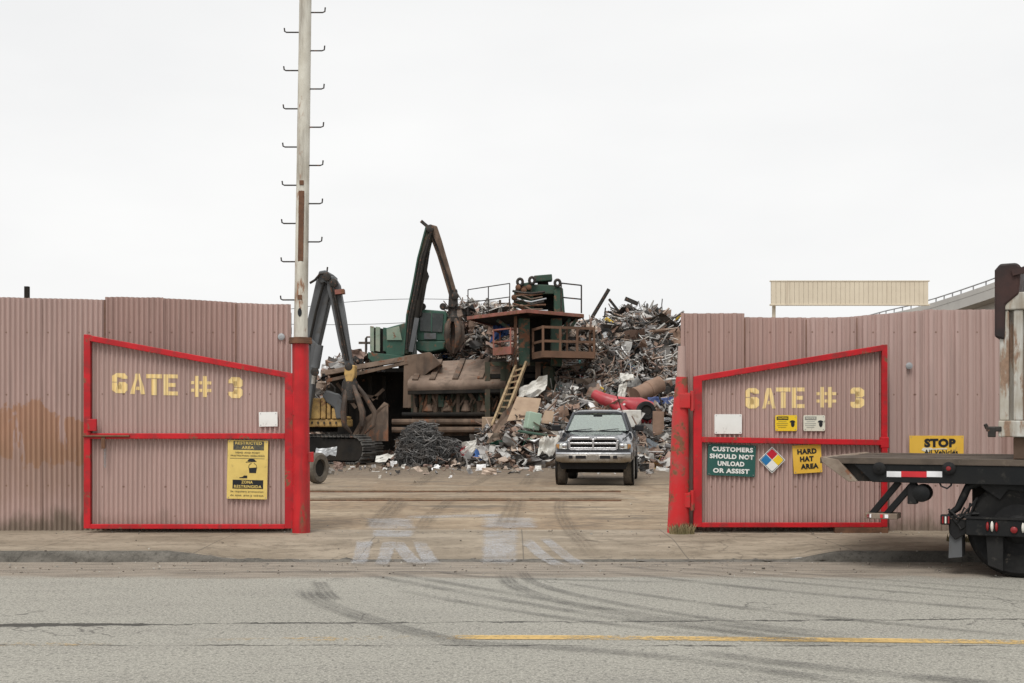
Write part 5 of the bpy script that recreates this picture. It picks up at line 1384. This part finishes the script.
# ladder
ld = thing('ladder', 'yellowish wooden ladder leaning up to the tower deck', 'ladder', (P(500, 440, 40.6).x, 40.6, G))
A0, A1 = P(494, 421, 40.0), P(516, 366, 41.8); B0, B1 = P(503, 423, 40.0), P(526.5, 362, 41.8)
for a, b in ((A0, A1), (B0, B1)):
    obj('side_rail', MB().beam(a + (a - b) * .12, b, .08, .12), m_wood, ld)
for k in range(9):
    t_ = (k + .3) / 9.2; obj('rung', MB().beam(A0.lerp(A1, t_), B0.lerp(B1, t_), .06, .06), m_wood, ld)

# ------------------------------------------------------------------ green material handler
Yg = 51.0
mh = thing('material_handler', 'green scrap handler with long raised boom working behind the brown shear', 'material handler', (P(415, 400, Yg).x, Yg + 1, G))
obj('pedestal', MB().span(P(385, 365, Yg).x, P(440, 365, Yg).x, Yg, Yg + 3, G, P(0, 368, Yg).z), m_dark, mh)
obj('turntable', MB().lathe([(1.05, 0), (1.05, .3), (.8, .32), (.8, .55)], (P(419, 368, Yg).x, Yg + 1.3, P(0, 369, Yg).z), 'z', 24), m_dark, mh, smooth=True)
obj('undercarriage', prism_px([(369, 360), (377, 355), (377, 366), (369, 367)], Yg - .2, 2.6), m_mgreen, mh)
obj('house', prism_px([(386, 328), (404, 323), (412, 323), (412, 356), (386, 356)], Yg, 2.8), m_hgreen, mh, bevel=.05)
obj('side_panel', prism_px([(386.5, 329), (399, 326), (402, 340), (387, 340)], Yg - .06, .05), m_hgreenl, mh)
obj('engine_bay', prism_px([(371, 327), (386, 329), (386, 355), (371, 353)], Yg + .3, 2.2), m_dark, mh)
for a, b in ((370, 374), (375.5, 380), (383, 387)):
    obj('bay_door', prism_px([(a, 326 + (a - 370) * .1), (b, 326.5 + (a - 370) * .1), (b, 352), (a, 351)], Yg + .1, .18), m_hgreenl if a < 380 else m_hgreen, mh, bevel=.02)
obj('catwalk', prism_px([(368, 352), (404, 356), (404, 359), (372, 362), (368, 358)], Yg - .5, .4), m_hgreen, mh, bevel=.02)
mb = MB().tube([P(366.5, 337, Yg), P(366.5, 350, Yg)], .04, 6).tube([P(370, 337, Yg), P(366.5, 337, Yg)], .04, 6).tube([P(370, 343, Yg), P(366.5, 343, Yg)], .03, 6)
obj('guard_rail', mb, m_iron, mh)
mb = prism_px([(416, 341), (446, 341), (444, 349), (428, 352.5), (416, 350)], Yg - .3, 2.0)
obj('cab_base', mb, m_hgreen, mh, bevel=.05)
cab_ = obj('cab', prism_px([(417, 311), (420, 309), (446, 311), (447, 314), (446, 341), (417, 341)], Yg - .3, 1.9), m_hgreen, mh, bevel=.05)
obj('window', prism_px([(420, 312.5), (443.5, 313.5), (442, 332), (420, 331)], Yg - .36, .05), m_cabglass, cab_)
obj('window_bar', prism_px([(431, 312.5), (432.3, 312.5), (432, 332), (430.8, 332)], Yg - .40, .035), m_hgreen, cab_)
obj('vent_panel', prism_px([(424, 333), (436, 333), (436, 339), (424, 339)], Yg - .36, .05), m_grey_b, cab_)
for px in (422.5, 443): obj('work_lamp', MB().lathe([(.05, -.1), (.15, -.08), (.16, .06), (.06, .14)], P(px, 306.5, Yg - .2), 'y', 12), m_iron, mh, smooth=True)
def boxbeam(pts, Y, depth): return MB().prism([P(x, y, Y) for x, y in pts], (0, depth, 0))
obj('boom', boxbeam([(403, 354), (410, 354), (417, 316), (424, 284), (429, 250), (433, 233), (430, 224), (425.5, 226), (417, 258), (412.5, 283), (406, 315)], Yg - .5, .6), m_dgreen, mh, bevel=.04)
obj('boom_lit_edge', boxbeam([(403, 354), (404.2, 354), (407.4, 316), (414, 283), (418.4, 258), (426.5, 228), (425.5, 226), (417, 258), (412.5, 283), (406, 315)], Yg - .56, .05), m_hgreen, mh)  # lighter strip paints the lit edge; the darker boom colour gives its shaded side
obj('boom_cylinder', MB().tube([P(411, 352, Yg - .6), P(419, 300, Yg - .6)], .13, 10).tube([P(419, 300, Yg - .6), P(428, 252, Yg - .5)], .09, 10), m_dark, mh, smooth=True)
obj('boom_cover', boxbeam([(411, 318), (421, 316), (426.5, 284), (429, 276), (424, 262), (418.5, 263), (413, 290)], Yg - .62, .16), m_dark, mh)
obj('strut', MB().beam(P(411, 352, Yg - .7), P(417, 318, Yg - .7), .22, .2), m_grey_b, mh)
obj('stick', boxbeam([(427, 226), (430, 224), (437, 226), (441, 238), (448, 262), (456, 290), (456, 300), (450.5, 301), (446, 285), (437, 255), (429, 234)], Yg - .45, .45), m_brown, mh, bevel=.04)
obj('stick_tip', MB().beam(P(421, 221, Yg - .3), P(428, 227, Yg - .3), .1, .14), m_iron, mh)
obj('stick_head', boxbeam([(449, 290), (457, 289), (457.5, 304), (454, 308), (448, 307), (448.5, 300)], Yg - .55, .6), m_iron, mh, bevel=.03)
for k in range(4):
    o_ = k * 1.2
    obj('hydraulic_line', MB().tube([P(406 + o_, 350, Yg - .66), P(409 + o_, 318, Yg - .70), P(416 + o_, 284, Yg - .70), P(421 + o_, 258, Yg - .66), P(430 + o_ * .5, 232, Yg - .6), P(436 + o_ * .3, 246, Yg - .6), P(446 + o_ * .3, 275, Yg - .58), P(452 + o_ * .3, 296, Yg - .6)], .035, 6), m_dark if k % 2 else m_iron, mh, smooth=True)
for px, py in ((430, 229), (411, 330), (455, 296)):
    obj('pivot_pin', MB().lathe([(.06, -.15), (.17, -.12), (.17, .05)], P(px, py, Yg - .5), 'y', 14), m_iron, mh, smooth=True)
gr = obj('grapple', MB().lathe([(.1, 0), (.18, -.1), (.18, -.5), (.26, -.6), (.24, -.8), (.1, -.85)], P(453, 304, Yg - .25), 'z', 14).box(P(453, 308, Yg - .25), (.66, .3, .12)), m_iron, mh, smooth=True)
cg = P(453, 324.5, Yg - .25)
for k in range(5):
    a = 2 * PI * k / 5 + .3; d = Vector((math.cos(a), math.sin(a), 0))
    obj('tine', MB().tube([cg + d * .16 + Vector((0, 0, .25)), cg + d * .38 + Vector((0, 0, -.05)), cg + d * .42 + Vector((0, 0, -.55)), cg + d * .27 + Vector((0, 0, -1.0)), cg + d * .08 + Vector((0, 0, -1.3))], [.09, .13, .14, .10, .03], 8), m_claw, gr, smooth=True)

# ------------------------------------------------------------------ excavator behind the pole
Ye = 40.0
ex = thing('excavator', 'tracked excavator with grey boom, yellow body and hanging claw behind the tall pole', 'excavator', (P(312, 460, Ye).x, Ye + .8, G))
obj('boom', boxbeam([(296, 420), (309, 420), (317, 350), (331, 290), (333, 281), (331, 274), (322, 272), (316, 280), (305, 330)], Ye, .7), m_grey_b, ex, bevel=.05)
obj('arm', boxbeam([(327, 276), (334, 276), (339, 284), (344, 312), (352.5, 368), (346, 370), (339, 345), (330, 300), (327, 290)], Ye - .25, .5), m_grey_b, ex, bevel=.04)
obj('boom_cylinder', MB().tube([P(313.5, 384, Ye - .2), P(315.5, 366, Ye - .2)], .09, 10), m_chromed, ex).data
obj('boom_cylinder', MB().tube([P(315, 368, Ye - .2), P(319, 345, Ye - .2)], .16, 10), m_grey_b, ex, smooth=True)
obj('arm_bracket', MB().box(P(340, 292, Ye - .3), (.32, .3, .16), Matrix.Rotation(-.1, 3, 'Y')), m_redrail, ex)
obj('boom_head', boxbeam([(317, 277), (319, 271), (325, 270), (334, 275), (333, 284), (320, 283)], Ye - .12, .9), m_grey_b, ex, bevel=.04)
obj('hose_bundle', MB().tube([P(310, 283, Ye - .1), P(315, 280, Ye - .15), P(320, 274, Ye - .2), P(328, 273, Ye - .2)], .045, 8).tube([P(327, 272, Ye), P(327.5, 267, Ye)], .03, 6), m_iron, ex, smooth=True)
obj('hose_bundle', MB().tube([P(309, 345, Ye - .12), P(316, 312, Ye - .12), P(324, 282, Ye - .12)], .05, 6), m_dark, ex, smooth=True)
obj('guard_plate', boxbeam([(311, 338), (318, 345), (321, 356), (317, 372), (311, 372)], Ye - .3, .2), m_grey_b, ex, bevel=.03)
obj('counterweight', MB().span(P(268, 420, Ye).x, P(341, 420, Ye).x, Ye + .4, Ye + 3, P(0, 427, Ye).z, P(0, 419, Ye).z), m_exy, ex, bevel=.05)
for a, b, t_ in ((300, 318.5, 398), (319, 324, 397), (325, 329, 402), (330, 335.5, 408), (336, 341, 416)):
    obj('hood_box', MB().span(P(a, 0, Ye).x, P(b, 0, Ye).x, Ye + .35, Ye + 2.6, P(0, 419, Ye).z, P(0, t_, Ye).z), m_exy, ex, bevel=.04)
obj('cab_guard', prism_px([(322, 396), (326, 390), (338, 394), (342, 402), (342, 419), (336, 419), (334, 408), (326, 402)], Ye + .3, .6), m_grey_b, ex, bevel=.05)
obj('guard_rail', MB().tube([P(327, 394, Ye + .5), P(327, 386, Ye + .5), P(331, 384, Ye + .5), P(335, 388, Ye + .5), P(335, 396, Ye + .5)], .03, 6), m_iron, ex)
obj('turntable', MB().lathe([(.8, 0), (.8, .25), (.7, .3)], (P(308, 0, Ye).x, Ye + 1.6, P(0, 432, Ye).z), 'z', 20), m_dark, ex)
obj('under_frame', MB().span(P(270, 0, Ye).x, P(350, 0, Ye).x, Ye + .5, Ye + 2.7, .55, 1.05), m_dark, ex)
def track(y0):
    xc0, xc1, rr = P(248, 0, Ye).x, P(359, 0, Ye).x, .46; zc = G + rr + .06
    o = obj('track', MB().prism([(x, y0 + .05, z) for x, z in [(xc1 + (rr - .08) * math.sin(a), zc + (rr - .08) * math.cos(a)) for a in [k * PI / 12 for k in range(13)]] + [(xc0 - (rr - .08) * math.sin(a), zc - (rr - .08) * math.cos(a)) for a in [k * PI / 12 for k in range(13)]]], (0, .5, 0)), m_dark, ex)
    L = (xc1 - xc0); per = 2 * L + 2 * PI * rr; n = int(per / .19); mb = MB()
    for k in range(n):
        s = k * per / n
        if s < L: p = Vector((xc0 + s, 0, zc + rr)); a = 0
        elif s < L + PI * rr: q = (s - L) / rr; p = Vector((xc1 + rr * math.sin(q), 0, zc + rr * math.cos(q))); a = q
        elif s < 2 * L + PI * rr: p = Vector((xc1 - (s - L - PI * rr), 0, zc - rr)); a = PI
        else: q = (s - 2 * L - PI * rr) / rr; p = Vector((xc0 - rr * math.sin(q), 0, zc - rr * math.cos(q))); a = PI + q
        p.y = y0 + .3; rot = Matrix.Rotation(a, 3, 'Y')
        mb.box(p, (.15, .66, .04), rot); mb.box(p + rot @ Vector((-.05, 0, .04)), (.035, .66, .06), rot)
    piv = Vector((xc1, y0 + .3, 0)); rt = Matrix.Rotation(R(-33), 3, 'Z')
    mb.v = [tuple(rt @ (Vector(p) - piv) + piv) for p in mb.v]
    for vtx in o.data.vertices:
        wp = vtx.co + ex.location - piv; vtx.co = rt @ wp + piv - ex.location
    obj('shoes', mb, m_track, o)
    return o
track(Ye - .35); track(Ye + 2.1)
for k in range(4):
    o_ = k * 1.1 - 1.6
    obj('hydraulic_line', MB().tube([P(331 + o_, 279, Ye - .30), P(335 + o_, 300, Ye - .33), P(341 + o_, 330, Ye - .31), P(347 + o_, 360, Ye - .30)], .028, 6), m_dark if k % 2 else m_iron, ex, smooth=True)
for px, py in ((327, 277), (334, 283), (349, 367), (315, 372)):
    obj('pivot_pin', MB().lathe([(.05, -.12), (.14, -.1), (.14, .05)], P(px, py, Ye - .25), 'y', 14), m_iron, ex, smooth=True)
for k in range(5):
    obj('grab_rail', MB().beam(P(312 + k * 6, 421.5, Ye + .36), P(312 + k * 6, 424, Ye + .36), .05, .05), m_iron, ex)
obj('claw_link', boxbeam([(344.5, 365), (355, 365), (354.5, 376), (352, 382), (346, 382), (344, 374)], Ye - .35, .6), m_exy, ex, bevel=.04)
clw = obj('claw_hub', MB().lathe([(.18, .3), (.28, .1), (.3, -.5), (.2, -.6)], P(350, 386, Ye - .1), 'z', 14), m_iron, ex, smooth=True)
cc = P(354, 398, Ye - .1)
for k in range(5):
    a = 2 * PI * k / 5 + .1; d = Vector((math.cos(a), math.sin(a), 0)); d2 = Vector((.12, 0, 0))
    obj('tine', MB().tube([cc + d * .16 + Vector((-.1, 0, .5)), cc + d * .36 + Vector((0, 0, .1)), cc + d * .6 + d2 + Vector((0, 0, -.5)), cc + d * .56 + d2 + Vector((0, 0, -.95)), cc + d * .25 + d2 + Vector((0, 0, -1.25))], [.06, .085, .10, .085, .03], 8), m_claw, clw, smooth=True)
# brown mound showing between boom and arm
def HD(x, y): return cone(x, y, -7.3, 52, 4.4, 4, 3.2, 4, 4, 1.25) + .3 * noise.noise(Vector((x, y, 0)))
def biasD(mb, r, c, h): piece(mb, r, c, r.uniform(.3, .9), (1, 4, 1.4, .3, .08), (3, 3, 1, .6, .5), .5)
heap('scrap_metal', lambda x, y: max(0, HD(x, y)), -11.5, -4.0, 48, 56, 900, 14, biasD)

# ------------------------------------------------------------------ pickup (local: x across, y back from the bumper, z up)
pk_yaw = R(-7.5)
pk = thing('pickup_truck', 'dark grey pickup with chrome crossbar grille parked facing the gate', 'pickup', (1.80, 25.35, G), pk_yaw, None, True)
pk.scale = (.90, .95, .90)
def sec(y, half):
    pts = [(x, z) for x, z in half]
    return [Vector((x, y, z)) for x, z in pts] + [Vector((-x, y, z)) for x, z in reversed(pts[1:-1])]
body = MB().loft([
    sec(.20, [(0,1.06),(.52,1.06),(.60,1.02),(.66,.95),(.86,.93),(.90,.88),(.90,.62),(.82,.55),(0,.55)]),
    sec(.26, [(0,1.11),(.54,1.11),(.63,1.06),(.69,.985),(.89,.965),(.94,.90),(.95,.60),(.88,.50),(0,.50)]),
    sec(.50, [(0,1.165),(.57,1.16),(.66,1.10),(.72,1.02),(.92,1.0),(.975,.93),(.985,.60),(.9,.45),(0,.45)]),
    sec(1.10, [(0,1.235),(.62,1.225),(.72,1.17),(.78,1.09),(.93,1.06),(.99,.97),(.985,.60),(.9,.42),(0,.42)]),
    sec(1.62, [(0,1.27),(.68,1.262),(.77,1.22),(.84,1.16),(.93,1.11),(.985,.98),(.97,.60),(.9,.40),(0,.40)]),
    sec(1.75, [(0,1.275),(.80,1.272),(.86,1.25),(.90,1.21),(.94,1.13),(.985,.98),(.97,.60),(.9,.40),(0,.40)]),
    sec(3.25, [(0,1.275),(.80,1.272),(.86,1.25),(.90,1.21),(.94,1.13),(.985,.98),(.97,.60),(.9,.40),(0,.40)]),
    sec(3.32, [(0,.9),(.80,.9),(.86,.89),(.90,.88),(.92,.86),(.94,.84),(.93,.60),(.88,.45),(0,.45)]),
])
obj('body', body, m_carbody, pk, bevel=.012, smooth=True)
obj('cargo_bed', MB().span(-.98, -.88, 3.36, 5.45, .55, 1.28).span(.88, .98, 3.36, 5.45, .55, 1.28).span(-.88, .88, 3.36, 3.42, .55, 1.27).span(-.88, .88, 5.38, 5.45, .55, 1.27).span(-.88, .88, 3.42, 5.38, .68, .74), m_carbody, pk, bevel=.015)
roof = MB().loft([sec(2.16, [(0,1.80),(.50,1.795),(.60,1.77),(.635,1.74),(.6,1.73),(0,1.755)]), sec(2.30, [(0,1.845),(.52,1.835),(.62,1.80),(.655,1.755),(.62,1.74),(0,1.775)]), sec(2.9, [(0,1.86),(.53,1.85),(.63,1.81),(.665,1.755),(.63,1.74),(0,1.79)]), sec(3.15, [(0,1.835),(.52,1.825),(.62,1.79),(.655,1.75),(.62,1.74),(0,1.775)])])
obj('roof', roof, m_carbody, pk, smooth=True)
for sx in (-1, 1):
    obj('windscreen_pillar', MB().beam((sx*.815, 1.68, 1.26), (sx*.635, 2.22, 1.76), .07, .08), m_carbody, pk, bevel=.015)
    obj('rear_pillar', MB().beam((sx*.82, 3.22, 1.26), (sx*.64, 3.08, 1.77), .16, .1), m_carbody, pk, bevel=.015)
    obj('side_window', MB().prism([(sx*.82, 1.80, 1.275), (sx*.82, 3.16, 1.275), (sx*.645, 3.05, 1.75), (sx*.645, 2.28, 1.75)], (-sx*.006, 0, 0)), m_glass, pk)
    mr = obj('door_mirror', MB().box((sx*1.10, 2.0, 1.36), (.24, .09, .17)), m_blackp, pk, bevel=.03)
    obj('mirror_arm', MB().beam((sx*.93, 2.02, 1.30), (sx*1.02, 2.0, 1.33), .05, .06), m_blackp, mr)
    hl = obj('headlight', MB().loft([[Vector((sx*x, y, z)) for x, z in ((.65,.97),(.84,.965),(.85,.84),(.65,.835))] for y in (.165, .24)]), m_lens, pk, bevel=.012)
    obj('reflector', MB().lathe([(.07, -.02), (.05, -.03), (.01, -.032)], (sx*.72, .165, .905), 'y', 16).v and MB().lathe([(.062, -.004), (.05, -.012), (.01, -.014)], (sx*.72, .165, .905), 'y', 16), m_chrome, hl, smooth=True)
    obj('turn_signal', MB().loft([[Vector((sx*x, y + o_, z)) for x, o_, z in ((.853,0,.962),(.93,.06,.95),(.93,.06,.85),(.853,0,.84))] for y in (.17, .25)]), m_amber, pk, bevel=.008)
    obj('wiper', MB().tube([(sx*.35 - .28, 1.66, 1.288), (sx*.35 + .22, 1.705, 1.335)], .011, 6), m_blackp, pk)
    st = obj('seat', MB().box((sx*.40, 2.75, 1.15), (.5, .16, .6)).box((sx*.40, 2.78, 1.50), (.30, .11, .17)), m_seat, pk, bevel=.05)
ws = MB().prism([(-.80, 1.69, 1.275), (.80, 1.69, 1.275), (.625, 2.21, 1.755), (-.625, 2.21, 1.755)], (0, .008, .006))
obj('windscreen', ws, m_glass, pk)
obj('rear_window', MB().prism([(-.72, 3.21, 1.30), (.72, 3.21, 1.30), (.60, 3.09, 1.745), (-.60, 3.09, 1.745)], (0, .008, 0)), m_glass, pk)
obj('dashboard', MB().span(-.78, .78, 1.78, 2.05, 1.12, 1.285), m_blackp, pk, bevel=.03)
obj('steering_wheel', MB().tube([(.40 + .18*math.cos(a), 2.22 + .06*math.sin(a), 1.28 + .17*math.sin(a)) for a in [k*PI/10 for k in range(20)]], .016, 6, closed=True), m_blackp, pk, smooth=True)
obj('rear_view_mirror', MB().box((0, 2.12, 1.68), (.24, .03, .065)), m_blackp, pk, bevel=.01)
obj('cowl_panel', MB().prism([(-.78, 1.60, 1.272), (.78, 1.60, 1.272), (.80, 1.70, 1.282), (-.80, 1.70, 1.282)], (0, 0, .006)), m_blackp, pk)
gl = obj('grille', MB().span(-.60, .60, .165,   .235, .86, 1.09), m_blackp, pk, bevel=.01)
mb = MB()
fr = [(-.585,.845),(.585,.845),(.605,1.06),(.54,1.10),(.08,1.10),(.0,1.08),(-.08,1.10),(-.54,1.10),(-.605,1.06)]
for a, b in zip(fr, fr[1:] + fr[:1]): mb.beam((a[0], .15, a[1]), (b[0], .15, b[1]), .06, .032, (0, 1, 0))
mb.beam((-.58, .145, .975), (.58, .145, .975), .05, .028, (0, 1, 0)); mb.beam((0, .14, .86), (0, .14, 1.09), .05, .045, (0, 1, 0))
obj('chrome_surround', mb, m_chrome, gl, bevel=.01)
mb = MB()
for z in (.90, .925, .95, 1.01, 1.035, 1.06): mb.span(-.58, .58, .155, .166, z - .005, z + .005)
obj('slats', mb, m_blackp, gl)
bp = MB()
xs_ = [-.93, -.90, -.78, -.5, 0, .5, .78, .90, .93]
def bsec(x):
    q = abs(x); y = .0 + .16 * max(0, (q - .5) / .43) ** 2; k = 0 if q < .86 else .03
    return [Vector((x, y + .03, .50 + k)), Vector((x, y, .53 + k)), Vector((x, y - .01, .64)), Vector((x, y, .71)), Vector((x, y + .03, .74 - k*.5)), Vector((x, y + .12, .745 - k*.5)), Vector((x, y + .13, .50 + k))]
bp.loft([bsec(x) for x in xs_])
bpo = obj('bumper', bp, m_chromed, pk, bevel=.008, smooth=True)
obj('top_strip', MB().loft([[Vector((x, .16 * max(0, (abs(x) - .5) / .43) ** 2 + dy, z)) for dy, z in ((-.012, .715), (.02, .752), (.10, .752), (.10, .746))] for x in xs_]), m_chrome, bpo, smooth=True)
for x0, x1 in ((-.43, -.17), (.17, .43), (-.60, -.50), (.50, .60)):
    obj('bumper_slot', MB().span(x0, x1, -.016 + (.004 if abs(x0) > .5 else 0), .03, .60, .68), m_blackp, bpo, bevel=.008)
obj('number_plate_recess', MB().span(-.15, .15, -.014, .02, .56, .70), m_chromed, bpo, bevel=.006)
obj('air_dam', MB().loft([[Vector((x, y, z)) for x, y, z in ((-.88, .2, .52), (.88, .2, .52), (.80, .22, .33), (-.80, .22, .33))], [Vector((x, y, z)) for x, y, z in ((-.88, .32, .52), (.88, .32, .52), (.80, .32, .33), (-.80, .32, .33))]]), m_blackp, pk, bevel=.01)
obj('underbody', MB().span(-.55, .55, .5, 5.3, .36, .55), m_dark, pk)
obj('axle', MB().tube([(-.85, 1.02, .37), (.85, 1.02, .37)], .05, 10).tube([(-.85, 4.45, .37), (.85, 4.45, .37)], .06, 10).lathe([(.06, -.14), (.17, -.06), (.17, .06), (.06, .14)], (.1, 4.45, .36), 'y', 14), m_dark, pk)
for sx in (-1, 1):
    for yw in (1.02, 4.45):
        obj('wheel_arch', MB().lathe([(.45, -.003), (.45, .05)], (sx*.965 - (.05 if sx > 0 else 0) + (.024 if sx > 0 else -.024), yw, .46), 'x', 28), m_dark, pk)
        wx = sx * .86; rr = .42
        wh = obj('wheel', MB().lathe([(.22, -.12), (rr - .05, -.135), (rr - .012, -.115), (rr, -.08), (rr, .08), (rr - .012, .115), (rr - .05, .135), (.22, .12)], (sx*.862, yw, rr), 'x', 36), m_rubdust if yw < 2 else m_rubber, pk, smooth=True)
        obj('rim', MB().lathe([(.22, sx*.13), (.2, sx*.10), (.1, sx*.09), (.06, sx*.13)], (sx*.862, yw, rr), 'x', 20), m_galv, wh, smooth=True)

for ch in pk.children:                    # the body rides high on its springs
    if ch.name.split('.')[0] not in ('wheel', 'axle', 'wheel_arch'): ch.location.z += .11

GROUPS = {'gate': 'open gate leaves', 'sheet_wall': 'sheet metal walls', 'sign': 'safety signs on the gates and wall', 'paper_notice': 'safety signs on the gates and wall', 'hazard_diamond': 'safety signs on the gates and wall',
          'tyre': 'old tyres in the yard', 'steel_bar': 'bars sticking out of the scrap heap', 'sheet_metal': 'white sheets in the scrap heap', 'board': 'boards in the scrap heap', 'scrap_piece': 'loose scrap pieces at the foot of the heap',
          'steel_plate': 'rusty plates in the yard', 'tarpaulin': 'tarpaulin scraps', 'wire_tangle': 'wire tangles on the yard', 'weed_tuft': 'weeds at the pavement', 'utility_pole': 'far utility poles', 'power_cable': 'far power cables', 'wall_fixing': 'round fixings on the walls'}
for o in list(COL.objects):
    if o.parent is None and o.get('label') and not o.get('group') and o.name.split('.')[0] in GROUPS: o['group'] = GROUPS[o.name.split('.')[0]]
